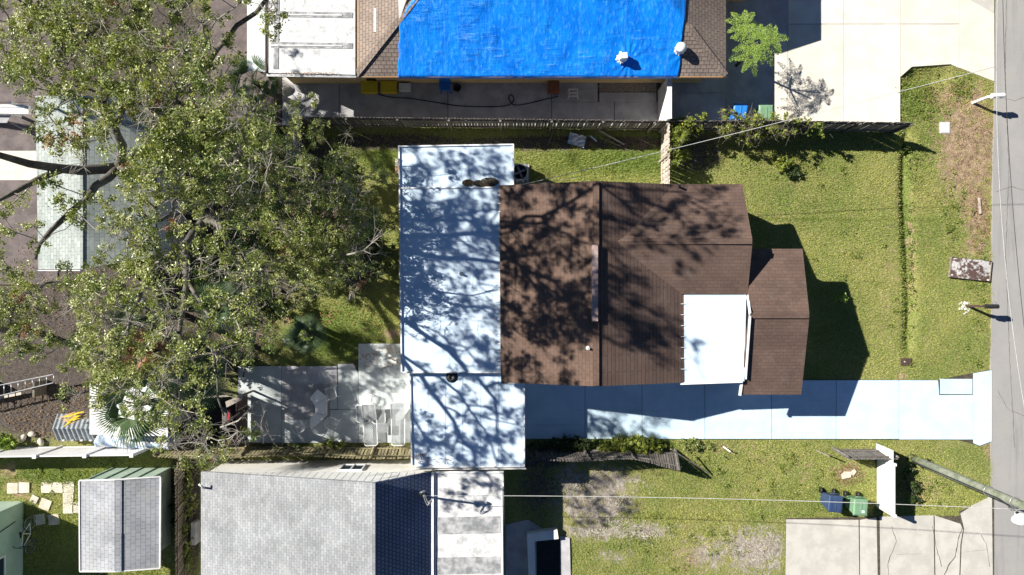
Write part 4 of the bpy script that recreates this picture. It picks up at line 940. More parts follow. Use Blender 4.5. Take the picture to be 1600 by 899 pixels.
# ------------------------------------------------------------------ street side
def mailbox(px, py, label, post, box, arm, rz):
    r = empty('mailbox', P(px,py,0), label, 'mailbox', None, rz)
    MB().box((0,0,.52),(.1,.1,1.06)).build('post', post, r, True, .008)
    MB().box((.22,0,1.02),(.52,.09,.08)).build('arm', post, r, True); MB().beam((.03,0,.7),(.3,0,1.0),.06,.06).build('brace', post, r, True)
    q = MB(); n = 8; vs = []
    for x in (.08,.62):
        vs += [(x,-.10,1.06),(x,.10,1.06)]+[(x,.10*math.cos(a),1.19+.09*math.sin(a)) for a in np.linspace(0,math.pi,n)]
    m_ = n+2; q.add(vs,[tuple(range(m_-1,-1,-1)),tuple(range(m_,2*m_))]+[(i,(i+1)%m_,m_+(i+1)%m_,m_+i) for i in range(m_)]); q.build('box', box, r, True)
    q = MB(); q.box((.63,0,1.15),(.015,.17,.17)); q.build('door', box, r, True); MB().box((.3,-.115,1.2),(.12,.01,.06)).build('flag', M['red'] if box is M['black'] else box, r, True)
mailbox(1511,478,'black mailbox on a post over a white gravel patch', M['brown_board'], M['black'], None, R(0))
mailbox(1520,161,'white mailbox on a white post beside the road', M['white_paint'], M['white_paint'], None, R(3))
q = MB(); 
for i in range(60):
    a = random.uniform(0,6.28); rr = .32*math.sqrt(random.random()); s = random.uniform(.02,.05); p = P(1509,480,0)+Vector((rr*math.cos(a)-.05,rr*math.sin(a),.0)); q.box(p+Vector((0,0,.01)),(s*1.5,s,s*.7),a)
tag(q.build('white_gravel', M['white_paint']), 'white gravel round the black mailbox post', kind='stuff')
# weathered board
wb_ = empty('weathered_board', P(1514,421,0), 'weathered dark brown cabinet door lying on the verge', 'board', None, R(-6))
q = MB(); n = 14; vs = []
for i in range(n+1):
    x = -1+2*i/n; 
    for y in (-.47,.47): vs.append((x*.95, y, .10+.05*(1-x*x)))
    for y in (-.47,.47): vs.append((x*.95, y, .05+.05*(1-x*x)))
fs = []
for i in range(n):
    a, b = i*4, (i+1)*4; fs += [(a,b,b+1,a+1),(a+2,a+3,b+3,b+2),(a,a+2,b+2,b),(a+1,b+1,b+3,a+3)]
fs += [(0,1,3,2),(n*4,n*4+2,n*4+3,n*4+1)]
q.add(vs,fs); q.build('panel', M['peeling'], wb_, True)
for y in (-.47,.47): MB().box((0,y,.07),(1.9,.03,.12)).build('edge_strip', M['brown_board'], wb_, True)
for x in (-.95,.95): MB().box((x,0,.07),(.03,.97,.12)).build('end_strip', M['wood'], wb_, True)
for x, y in ((.86,-.42),(-.85,-.36),(0,-.44)): MB().box((x,y,.13),(.09,.07,.02)).build('corner_block', M['stone'], wb_, True)
mb = empty('water_meter_box', P(1476,200,0), 'pale concrete meter lid in the bare patch by the road', 'meter box')
MB().box((0,0,.01),(.42,.46,.06)).build('lid', M['white_paint'], mb, True, .02); MB().box((0,0,-.01),(.50,.54,.05)).build('frame', M['concrete'], mb, True)
mb = empty('drain_cover', P(1416,566,0), 'small brown drain cover in the lawn above the driveway', 'drain cover')
MB().box((0,0,.01),(.46,.30,.05)).build('lid', M['brown_board'], mb, True, .01); MB().box((-.1,.02,.04),(.06,.05,.02)).build('latch', M['stone'], mb, True)
MB().box((0,0,-.005),(.52,.36,.04)).build('frame', M['brown_board'], mb, True)
o = link_mesh('white_stake', MB().beam((0,0,.02),(.25,-.18,.3),.05,.05).mesh('white_stake', M['white_paint']), None, P(1130,698,0)); tag(o, 'short white stake in the verge below the driveway', 'stake')
o = link_mesh('wood_scrap', MB().box((0,0,.03),(.1,.75,.04)).mesh('wood_scrap', M['wood_light']), None, P(1530,322,0), (0,0,.08)); tag(o, 'pale wood strip on the bare verge beside the road', 'wood strip')
for i, (px, py, sx, rz, lab) in enumerate(((1322,742,.5,.4,'broken pale slab in the dirt below the picket fence'),(1333,738,.3,1.1,'smaller pale shard right of the broken slab'))):
    q = MB().prism([(-.5*sx,-.2*sx),(.3*sx,-.35*sx),(.55*sx,.1*sx),(0,.35*sx),(-.45*sx,.2*sx)],0,.06); o = link_mesh('concrete_shard', q.mesh('concrete_shard', M['stone']), None, P(px,py,0), (0,0,rz)); tag(o, lab, 'concrete shard')

# utility pole with street light
up_ = empty('utility_pole', P(1424,716,0), 'tall mossy wooden utility pole leaning out of the lower right corner', 'utility pole')
b0 = P(1424,716,0)
MB().tube([b0+Vector((0,0,z)) for z in (-.1,2,4,6,8,9.5)], [.20,.19,.18,.17,.15,.13], 14).build('pole_shaft', M['pole'], up_)
aa = b0+Vector((.1,0,7.0)); tip = P(1590,816,7.2)
MB().tube([aa, P(1585,800,7.1), tip], .03, 6).build('lamp_arm', M['metal'], up_)
q = MB(); q.lathe((0,0,0),[(.05,-.12),(.2,-.05),(.24,0),(.2,.10),(.06,.15)],14); 
lamp = q.build('lamp_head', M['white_paint'], up_, True); lamp.location = P(1597,812,7.2)-b0; lamp.scale = (1.7,1,1)
for z, rr in ((5.2,.02),(6.6,.02)):
    MB().tube([b0+Vector((.2*math.cos(t),.2*math.sin(t),z)) for t in np.linspace(0,6.28,14)],rr,5).build('band', M['metal'], up_)
MB().tube([b0+Vector((-.18,-.05,z)) for z in (0,2,4,6)]+[b0+Vector((-.1,-.3,6.9))],.03,6).build('cable_riser', M['wire_dark'], up_)
MB().tube([b0+Vector((.0,-.25,6.5)), b0+Vector((.5,-1.2,6.7)), b0+Vector((1.0,-2.4,6.6))],.03,5).build('hanging_cable', M['wire_dark'], up_)
MB().tube([b0+Vector((-.05,-.2,6.5))+Vector((.12*math.cos(t),.12*math.sin(t),0)) for t in np.linspace(0,6.28,12)],.015,5).build('cable_loop', M['wire_dark'], up_)
# wires
def wire(a, b, sag, r, label, mat=None, n=30):
    pts = [a.lerp(b, t)-Vector((0,0,sag*4*t*(1-t))) for t in np.linspace(0,1,n)]
    m = MB().tube(pts, r, 5); tag(m.build('overhead_wire', mat or M['wire']), label, 'power line')
wire(P(660,775,4.2), P(1610,797,7.3), .5, .013, 'pale overhead wire crossing the lower lawn to the utility pole')
wire(P(815,289,3.2), P(1556,104,7.5), .55, .012, 'pale overhead wire from the brown roof to the top right road edge')
wire(P(812,291,3.2), P(905,276,3.6), .25, .008, 'short thin cable hanging by the air conditioning unit')
wire(P(1566,-60,8.3), P(1640,800,8.3), .5, .010, 'dark overhead wire running along the road', M['wire_dark'])
wire(P(1561,-60,8.0), P(1630,790,7.6), .9, .009, 'pale overhead wire running along the road edge')
wb2 = empty('wire_bracket', P(812,290,2.6), 'white wire bracket with cable loops at the corner of the brown roof', 'bracket')
MB().tube([P(813,290,2.6), P(813,289,3.25)], .03, 6).build('bracket_pole', M['white_metal'], wb2)
for i in range(2): MB().tube([P(813+6*math.cos(t),287-4*math.sin(t)-i*2,3.15) for t in np.linspace(.2,3,9)],.012,5).build('cable_loop', M['wire'], wb2)

# ------------------------------------------------------------------ vegetation
def leaf_quads(cen, nrm, ln, wd, r):
    """rhombic leaves: cen (n,3), nrm (n,3) facing, ln/wd arrays"""
    n = len(cen); nrm = nrm/np.linalg.norm(nrm, axis=1, keepdims=True)
    t = r.normal(size=(n, 3)); u = t-nrm*np.sum(t*nrm, 1, keepdims=True); u /= np.linalg.norm(u, axis=1, keepdims=True)
    v = np.cross(nrm, u); ln = ln[:, None]/2; wd = wd[:, None]/2
    V = np.stack([cen-u*ln, cen+v*wd-u*ln*.1+nrm*wd*.25, cen+u*ln, cen-v*wd-u*ln*.1+nrm*wd*.25], 1).reshape(-1, 3)
    return V, np.arange(4*n).reshape(n, 4)
def leaf_cloud(name, centres, rad, per, mat, parent, ln=.075, wd=.045, base_t=None, up=.6, r=rng, flat=.7, twigs=None):
    centres = np.asarray(centres, float); k = len(centres); per = np.broadcast_to(per, (k,)); rad = np.broadcast_to(rad, (k,))
    idx_ = np.repeat(np.arange(k), per); n = len(idx_)
    # leaves gather round a few sprays per clump
    ns = 7; sp = r.normal(size=(k, ns, 3)); sp /= np.linalg.norm(sp, axis=2, keepdims=True); sp *= r.uniform(.35, 1.0, (k, ns, 1))
    which = r.integers(0, ns, n); off = sp[idx_, which]+r.normal(size=(n, 3))*.155
    off[:, 2] *= flat; c = centres[idx_]+off*rad[idx_, None]
    spn = r.normal(size=(k, ns, 3))*.55; spn[:, :, 2] += up; nr = spn[idx_, which]+r.normal(size=(n, 3))*.42; spt = r.normal(0, .14, (k, ns))
    L = ln*r.uniform(.65, 1.35, n); Wd = wd*r.uniform(.7, 1.2, n)
    V, Fq = leaf_quads(c, nr, L, Wd, r)
    bt = base_t if base_t is not None else r.uniform(.0, .75, k)
    t = np.clip(bt[idx_]*.6+spt[idx_, which]+r.uniform(0, .40, n)+(r.random(n) < .05)*.4, 0, 1)
    off0 = np.array(parent.location) if parent is not None else centres.mean(0)*np.array([1,1,0])
    me = np_mesh(name, V-off0, Fq, mat, {'tint': np.repeat(t, 4)})
    o = link_mesh(name, me, parent, None if parent is not None else tuple(off0))
    return o, [centres[i]+sp[i, j]*rad[i]*np.array([1,1,flat]) for i in range(k) for j in range(4)]

MAP = """
1667888888874456420034100000000
1688888877764456531053000000000
3788888888875456632110000000000
6888878888877667763100000000000
7888667887777777740000000000000
8888876676667867752000000000000
2688865466776656653112000000000
0135654378887756655344332000000
0014544585787777776655442000000
0024556674488888877665432000000
1123466553588888888776543000000
2333566454688888888777765300000
1233455345788888777676655420000
3323323247888888777787665543100
3434432236787677777787776543100
4544443146775566677788777653210
5654443266764465567788777543100
5643342367775544677788777654100
5531232367776555666788887765211
4421111356776566667788888876432
3531113466676666667788888887532
6754567766554355677788888877431
7875578877665544556688778887421
7876578877665655667644556642100
8875347876555644556653211000000
8875148866566644556653100000000
8885158876666534556542000000000
7874058877666545666542100000000
5541038887776656654210000000000
1110015677767656521000000000000
0000135567766645200000000000000
0000154345666552000000000000000
0000132234556653111332000000000
0000012322346666322443000000000
0000001111235666543332000000000
0000001000012455443100000000000
0000000000000112453100000000000
0000000000000000120000000000000
""".strip().split('\n')
TREES = {
 'A': dict(lab='huge spreading live oak with dark crossing limbs in the upper left', base=P(262,283,0), top=lambda x, y: 15.0-3.0*(((x-440)/440)**2)-1.6*(max(0,y-180)/200)**2, thick=2.4,
   seeds=[(60,60),(180,60),(300,60),(400,30),(60,160),(180,160),(300,160),(240,240),(330,230),(60,260),(40,360),(120,330),(380,150),(400,240),(540,-70),(470,-50)],
   limbs=[[(214,268,3.5,.42),(185,262,6,.34)], [(185,262,6,.30),(100,264,7.4,.25),(45,256,8.6,.2),(0,243,9.6,.16),(-50,232,10.3,.1)], [(100,264,7.4,.2),(55,283,8.4,.16),(20,302,9.2,.12),(-20,322,9.8,.07)],
     [(185,262,6,.26),(192,228,7,.22),(178,195,8,.19),(163,160,9,.17),(160,125,9.9,.13),(130,60,11.2,.07)], [(185,262,6,.30),(225,268,6.6,.24),(262,260,7.2,.2),(330,242,8.8,.15),(400,190,10.6,.08)],
     [(185,262,6,.26),(150,290,7,.2),(112,330,8,.16),(80,360,8.6,.12),(55,405,9.2,.07)], [(262,260,7.2,.18),(290,190,9,.16),(310,120,10.6,.13),(370,40,12,.1),(440,-30,12.6,.08),(540,-75,13,.05)],
     [(178,195,8,.14),(230,95,10.6,.10),(300,75,11.6,.07)]]),
 'B': dict(lab='tall live oak with pale bare twigs over the middle of the back yard', base=P(345,352,0), top=lambda x, y: 12.7-1.5*(((x-300)/200)**2)-.8*((y-430)/250)**2, thick=2.6,
   seeds=[(220,330),(300,400),(350,320),(220,480),(250,560),(330,480),(330,600),(300,680),(380,560),(200,400),(400,640),(350,720),(390,460),(150,490),(290,300),(150,420),(160,560)],
   limbs=[[(328,348,3,.32),(318,345,4.6,.28)], [(318,345,4.6,.24),(285,385,6.5,.2),(292,440,8,.16),(280,520,9.2,.12),(282,600,10,.09),(300,680,10,.05)], [(318,345,4.6,.22),(345,352,5.6,.18),(362,395,7,.16),(385,440,8.2,.13),(400,510,9,.09),(380,590,9.4,.05)],
     [(285,385,6.5,.15),(235,420,7.6,.14),(205,490,9,.11),(188,560,9.8,.07)], [(318,345,4.6,.18),(312,318,6,.15),(250,345,8.2,.1),(205,350,9.5,.06)], [(282,560,9.6,.08),(215,600,10.2,.05)], [(292,440,8,.11),(330,500,9,.08),(335,560,9.6,.06),(350,650,9.8,.04)]]),
 'C': dict(lab='oak crown reaching in over the ladder at the left edge', base=P(20,510,0), top=lambda x, y: 8.6-.6*(((x-40)/90)**2), thick=1.8,
   seeds=[(40,430),(40,520),(100,440),(10,560),(90,500)],
   limbs=[[(-5,515,3,.2),(-15,520,4.5,.16)], [(-15,520,4.5,.13),(30,470,6.4,.09),(90,440,7.6,.05)], [(-15,520,4.5,.13),(30,540,6.6,.08),(60,560,7.4,.04)]]),
 'D': dict(lab='slender pale stemmed tree beside the left end of the dark alley fence', base=P(472,232,0), top=lambda x, y: 6.8, thick=1.4,
   seeds=[(440,150),(480,180),(500,160),(455,205),(500,210)],
   limbs=[[(465,224,2,.09),(458,212,4,.07),(452,195,5,.05),(448,170,5.8,.03)], [(458,212,4,.05),(470,190,5.2,.035),(480,165,6,.02)]]),
 'E': dict(lab='dense dark evergreen oak leaning towards the white roof', base=P(500,345,0), top=lambda x, y: 5.9-.6*(((x-490)/100)**2), thick=1.4,
   seeds=[(450,280),(520,270),(500,330),(560,400),(580,340),(440,440),(420,380),(500,430),(560,450),(460,350)],
   limbs=[[(492,343,1.5,.16),(484,338,2.6,.14)], [(484,338,2.6,.11),(450,300,3.8,.07),(430,262,4.6,.04)], [(484,338,2.6,.11),(505,375,3.6,.08),(540,395,4.4,.05),(578,380,4.8,.03)], [(484,338,2.6,.10),(455,395,3.8,.06),(440,440,4.6,.03)]]),
 'F': dict(lab='oak crown beyond the upper left corner of the photo', base=P(-420,100,0), top=lambda x, y: 11.5, thick=2.0, seeds=[],
   limbs=[[(-390,60,4,.3),(-375,0,7,.2)], [(-375,0,7,.15),(-340,-90,9,.08)], [(-375,0,7,.15),(-330,-20,9.5,.08)]]),
}
seedpts = [(x, y, t) for t, d_ in TREES.items() for x, y in d_['seeds']]
clumps = {t: [] for t in TREES}
tr = random.Random(5)
def add_clumps():
    cells = []
    for j, row in enumerate(MAP):
        for i, ch in enumerate(row):
            dens = int(ch)
            if dens: cells.append((i*20, j*20, dens))
    for j in range(-8, 0):                       # the crown goes on past the top edge of the photo
        for i in range(-3, 29):
            dd = 6 if i < 16 else (5 if (i-14) <= (-j)*4+3 and i*20 < 640 and j > -8 else 0)
            if dd: cells.append((i*20, j*20, dd))
    for j in range(0, 29):
        for i in range(-4, 0): cells.append((i*20, j*20, 5 if j > 17 or j < 3 else 1))
    for x, y, dens in cells:
        lam = dens/9*1.25; lam = lam**2.5*1.6+lam*.12
        if (x, y) and x > 620: continue
        n = int(lam)+(1 if tr.random() < lam-int(lam) else 0)
        for _ in range(n):
            px, py = x+tr.uniform(-3, 23), y+tr.uniform(-3, 23)
            if px > 455 and py > 445 and tr.random() < .8: continue
            t = min(seedpts, key=lambda s: (s[0]-px)**2+(s[1]-py)**2)[2]
            top = TREES[t]['top'](px, py); h = top-abs(tr.gauss(0, 1))*TREES[t]['thick']*.62
            h = max(h, 2.2)
            if t in 'AB' and px > 390: h = max(h, 9.5)
            if py < 0 and px > 380: h = max(h, 12.2)
            clumps[t].append(np.array(P(px, py, h)))
add_clumps()
for _ in range(170):
    a = tr.uniform(0, 6.283); q_ = math.sqrt(tr.random()); clumps['F'].append(np.array([-23+3.3*q_*math.cos(a), 12.1+2.3*q_*math.sin(a), tr.uniform(8.5, 12)]))
for _ in range(150):                       # fill of the dark evergreen
    px_, py_ = tr.gauss(505, 50), tr.gauss(345, 62)
    if px_ < 600 and py_ < 440: clumps['E'].append(np.array(P(px_, py_, tr.uniform(2.0, 5.2))))
def grow(t, spec):
    base = np.array(spec['base']); root = empty('oak_tree' if t != 'D' else 'slender_tree', spec['base'], spec['lab'], 'tree')
    pos = []; par = []; dist = []; keep = []     # nodes of the skeleton
    def node(p, pa, dd): pos.append(np.array(p, float)); par.append(pa); dist.append(dd); return len(pos)-1
    # trunk and limbs drawn first
    limbs = spec['limbs']; limbs = [[(*z[:3], z[3]*(.68 if t == 'A' else .65)) for z in lb] for lb in limbs]; trunk = [(*base, limbs[0][0][3]*1.25)]+[(*P(*q[:3]), q[3]) for q in limbs[0]]
    def poly(parent_idx, pts):
        out = []; pi = parent_idx
        for a, b in zip(pts[:-1], pts[1:]):
            a3, b3 = np.array(a[:3]), np.array(b[:3]); L = np.linalg.norm(b3-a3); n = max(1, int(L/.55))
            for q in range(1, n+1):
                p = a3+(b3-a3)*q/n
                if q < n: p = p+rng.normal(size=3)*.05*min(1, L)
                pi = node(p, pi, (dist[pi] if pi >= 0 else 0)+L/n); out.append((p, a[3]+(b[3]-a[3])*q/n))
        return out
    r0 = node(trunk[0][:3], -1, 0)
    tp = [(np.array(trunk[0][:3]), trunk[0][3])]+poly(r0, trunk)
    q = MB(); q.tube([p for p, _ in tp], [r_*(1.35 if i == 0 else 1) for i, (_, r_) in enumerate(tp)], 12); q.build('trunk', M['bark'], root)
    for lb in limbs[1:]:
        pts = [(*P(*z[:3]), z[3]) for z in lb]; p0 = np.array(pts[0][:3])
        j = int(np.argmin([np.linalg.norm(z-p0) for z in pos])); 
        lp = [(p0, pts[0][3])]+poly(j, pts)
        q = MB(); q.tube([p for p, _ in lp], [r_ for _, r_ in lp], 9); q.build('limb', M['bark'], root)
    nfix = len(pos)
    cl = clumps[t]
    cl.sort(key=lambda c: min(np.linalg.norm(c-pos[i]) for i in range(0, nfix, 2)))
    PA = np.zeros((60000, 3)); DA = np.zeros(60000); n = len(pos); PA[:n] = pos; DA[:n] = dist; tips = []
    for c in cl:
        d_ = np.linalg.norm(PA[:n]-c, axis=1); cost = d_+.22*DA[:n]+.6*np.maximum(0, PA[:n, 2]-c[2]); j = int(np.argmin(cost)); L = d_[j]
        m = max(1, int(L/.38)); a = PA[j].copy(); pi = j; sag = rng.normal(size=3)*.10*L; sag[2] = -abs(sag[2])*.3+.06*L
        for s_ in range(1, m+1):
            f_ = s_/m; p = a+(c-a)*f_+sag*math.sin(math.pi*f_)+(rng.normal(size=3)*.045 if s_ < m else 0)
            PA[n] = p; DA[n] = DA[pi]+L/m; pos.append(p); par.append(pi); pi = n; n += 1
        tips.append(pi)
    cnt = np.zeros(n)
    for i in tips: cnt[i] += 1
    for i in range(n-1, 0, -1):
        if par[i] >= 0: cnt[par[i]] += cnt[i]
    q = MB(); q2 = MB()
    for i in range(nfix, n):
        ra = .0082*cnt[par[i]]**.5 if par[i] >= nfix else .0082*max(cnt[i],1)**.5*1.1; rb_ = .0082*max(cnt[i], 1)**.5
        (q if cnt[i] > 6 else q2).tube([PA[par[i]], PA[i]], [min(ra, rb_*1.4)+.003, rb_+.003], 6 if cnt[i] > 6 else 4, False)
    if q.v: q.build('branches', M['bark'], root)['kind'] = 'stuff'
    if not cl: return root
    cl_ = np.array(cl); rs = rng.uniform(.30, .50, len(cl_)); bare = rng.random(len(cl_)) < (.13 if t != 'B' else .22)
    dead = (rng.random(len(cl_)) < .022) & ~bare
    live = ~bare & ~dead; per = rng.integers(90, 250, len(cl_))
    o, tw = leaf_cloud('crown', cl_[live], rs[live], per[live], M['leaf'], root, .084, .050)
    if dead.any():
        o2, tw2 = leaf_cloud('dead_leaves', cl_[dead], rs[dead]*.8, per[dead]*3//4, M['deadleaf'], root); o2['kind'] = 'stuff'; tw += tw2
    # fine twigs from each clump centre
    ic = np.repeat(np.arange(int(live.sum())), 4)
    for c_, e_ in zip(cl_[live][ic], tw[:len(ic)]): q2.tube([c_, np.array(c_)*.45+np.array(e_)*.55+rng.normal(size=3)*.04, e_], [.007,.005,.003], 3, False)
    for c_ in cl_[bare]:
        for _ in range(9):
            v = rng.normal(size=3); v /= np.linalg.norm(v); v[2] = abs(v[2])*.6; L = rng.uniform(.3, .75)
            m1 = c_+v*L*.5+rng.normal(size=3)*.06; e = c_+v*L+rng.normal(size=3)*.08; q2.tube([c_, m1, e], [.011,.008,.004], 3, False)
            for _ in range(2): q2.tube([m1, m1+(e-m1)*.7+rng.normal(size=3)*.13], [.006,.003], 3, False)
    q2.build('twigs', M['twig'], root)['kind'] = 'stuff'
    return root
for t, spec in TREES.items(): grow(t, spec)

# leafless pale trees
def bare_tree(label, base, segs, name='bare_tree'):
    r = empty(name, base, label, 'tree'); q = MB(); q2 = MB()
    main = [(base.x, base.y, base.z, segs[0][0][3]*1.2)]+[(*P(*z[:3]), z[3]) for z in segs[0]]
    q.tube([z[:3] for z in main], [z[3] for z in main], 8); q.build('trunk', M['twig'], r)
    for s in segs[1:]:
        pts = [Vector(P(*z[:3])) for z in s]; b = MB(); b.tube(pts, [z[3] for z in s], 6); b.build('branch', M['twig'], r)
    for s in segs:
        pts = [Vector(P(*z[:3])) for z in s]
        for a, b in zip(pts[:-1], pts[1:]):
            for _ in range(3):
                p = a.lerp(b, random.random()); v = (b-a).normalized()*.5+Vector(rng.normal(size=3))*.45; L = random.uniform(.35, .9)
                m_ = p+v*L*.5; e = m_+(v+Vector(rng.normal(size=3))*.3)*L*.5
                q2.tube([p, m_, e], [.012,.008,.004], 4, False); q2.tube([m_, m_+Vector(rng.normal(size=3))*.2], [.006,.003], 3, False)
    q2.build('twigs', M['twig'], r)['kind'] = 'stuff'; return r
bare_tree('pale leafless forked tree against the dark shrubs left of the white roof', P(553,365,0), [[(545,368,2.5,.04),(543,355,4,.035),(552,318,5.2,.03)],[(552,318,5.2,.025),(562,292,5.8,.018),(565,262,6.4,.01)],[(552,318,5.2,.022),(543,298,5.8,.014),(535,278,6.2,.008)],[(552,318,5.2,.018),(568,305,5.7,.012),(578,295,6,.007)]])
bare_tree('pale bare branches reaching towards the left edge of the white roof', P(512,405,0), [[(515,400,4,.045),(545,398,5.5,.04),(568,392,6,.03)],[(568,392,6,.025),(590,372,6.4,.018),(612,360,6.8,.01)],[(568,392,6,.018),(582,398,6.4,.012),(600,395,6.7,.006)],[(580,380,6.2,.015),(604,350,6.8,.007)]])
bare_tree('bare pale twigs above the dark lean-to at the patio edge', P(380,640,0), [[(345,668,5,.04),(372,658,6,.03),(385,645,6.5,.02),(398,630,6.8,.01)],[(410,680,6,.02),(408,660,6.3,.014),(415,640,6.6,.008)],[(372,705,6.2,.025),(366,690,6.6,.02),(352,668,7,.012)]])

# shrubs and understory
def shrub(label, px, py, rx, ry, ht_, n, mat='leaf2', ln=.09, cat='shrub', name='shrub', per=120, rad=.33, stems=6, lw=.6, h0=.25):
    base = P(px, py, 0); r = empty(name, base, label, cat); cs = []
    for _ in range(n):
        a = random.uniform(0, 6.283); q = math.sqrt(random.random()); h = ht_*(1-.55*q*q)*random.uniform(.55, 1)
        cs.append(np.array(P(px+rx*q*math.cos(a), py+ry*q*math.sin(a), 0))+np.array([0,0,max(h, h0)]))
    leaf_cloud('foliage', cs, rad, per, M[mat], r, ln, ln*lw)
    q = MB()
    for c_ in cs[:max(stems, len(cs)//2)]: q.tube([base+Vector((random.uniform(-.1,.1),random.uniform(-.1,.1),0)), base.lerp(Vector(c_), .5)+Vector((0,0,.15)), Vector(c_)], [.02,.014,.008], 4, False)
    q.build('stems', M['bark'], r); return r
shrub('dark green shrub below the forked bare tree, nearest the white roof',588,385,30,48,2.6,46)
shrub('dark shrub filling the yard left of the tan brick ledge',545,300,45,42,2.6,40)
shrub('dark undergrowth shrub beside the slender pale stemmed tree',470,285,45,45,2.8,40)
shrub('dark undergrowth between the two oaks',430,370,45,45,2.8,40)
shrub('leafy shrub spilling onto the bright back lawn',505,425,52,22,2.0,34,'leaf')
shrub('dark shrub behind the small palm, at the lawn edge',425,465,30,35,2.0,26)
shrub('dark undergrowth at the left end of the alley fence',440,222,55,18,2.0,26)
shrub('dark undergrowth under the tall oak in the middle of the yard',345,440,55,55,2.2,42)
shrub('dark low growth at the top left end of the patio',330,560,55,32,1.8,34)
shrub('yellow green bush on the bed at the lower left edge',14,690,22,14,.9,16,'bright',.12)
shrub('bright yellow green weeds between the driveway and broken fence',985,693,55,10,.75,60,'vine',.10,per=90,rad=.24)
shrub('darker weeds left of the bright ones at the driveway edge',880,693,62,10,.6,50,'leaf2',.09,per=90,rad=.22)
shrub('low weeds at the right end of the broken fence',1080,692,26,7,.35,14,'leaf',.08,per=70,rad=.2)
shrub('small yellow green weed clump on the upper lawn',1222,258,16,9,.55,12,'vine',.10,per=60,rad=.2)
shrub('tiny weed clump right of the yellow green clump on the lawn',1236,272,12,8,.35,7,'leaf2',.09,per=50,rad=.18)
shrub('leafy weeds at the foot of the white panel screen',1418,762,14,34,.5,14,'leaf2',.09,per=60,rad=.18)
shrub('small green sprout in the garage shadow on the lawn',1311,470,7,10,.6,6,'bright',.12,per=30,rad=.15)
shrub('ivy and weeds round the foot of the utility pole',1424,716,9,9,1.0,10,'leaf',.08,per=60,rad=.16)
shrub('weeds along the mossy fence by the patio',470,701,75,6,.6,26,'leaf2',.08,per=60,rad=.2)
shrub('sunlit weed tuft at the patio edge by the mossy fence',524,692,16,6,.5,10,'vine',.08,per=60,rad=.18)
shrub('weeds in the narrow strip beside the garden shed',285,790,10,75,.7,30,'leaf2',.09,per=70,rad=.2)
shrub('tall weeds between the dark wooden fence and the grey roofed house',301,800,9,85,.8,40,'leaf',.10,per=70,rad=.2)
shrub('thin creeper trailing over the roof edge of the garden shed',232,742,22,5,2.5,8,'leaf',.07,per=26,rad=.16,stems=2)
# vines over the fence
def vine(label, pts, n, hgt, mats=('vine','deadleaf'), spread=.35, per=40, ln=.11, twn=60):
    base = P(*pts[0]); r = empty('climbing_vine', base, label, 'vine'); cs = []
    P3 = [P(*q) for q in pts]
    for _ in range(n):
        i = random.randrange(len(P3)-1); p = P3[i].lerp(P3[i+1], random.random()); cs.append(np.array([p.x+random.gauss(0,spread*.5), p.y+random.gauss(-.15,spread), max(.15, hgt*random.uniform(.45,1.08))]))
    leaf_cloud('foliage', cs, .2, per, M[mats[0]], r, ln, ln*.8)
    if mats[1]: leaf_cloud('dry_leaves', cs[::5], .25, per//2, M[mats[1]], r, ln*.9, ln*.6)['kind' if 0 else 0] if 0 else None
    q = MB()
    for _ in range(twn):
        c_ = Vector(cs[random.randrange(len(cs))]); v = Vector(rng.normal(size=3)); v.z *= .35; q.tube([c_, c_+v*.10+Vector(rng.normal(size=3))*.07, c_+v*.22], [.008,.007,.004], 4, False)
    tag(q.build('tangled_stems', M['wood'], r), kind='stuff'); return r
vine('yellow green vine with brown stems over the fence by the blue wheelie bin', [(1105,203),(1240,203)], 80, 1.85, spread=.33, per=34, ln=.095, twn=620)
vine('leafy vine climbing the top of the pale wooden fence', [(1040,203),(1090,201)], 26, 1.9, spread=.2, per=40, twn=30)
vine('leafy vine hanging along the right face of the pale wooden fence', [(1043,206),(1043,262)], 34, 1.6, spread=.16, per=36, twn=40)
vine('thin vine on the fence at the edge of the cream concrete', [(1240,204),(1262,205)], 10, 1.8, spread=.2, per=34, twn=20)

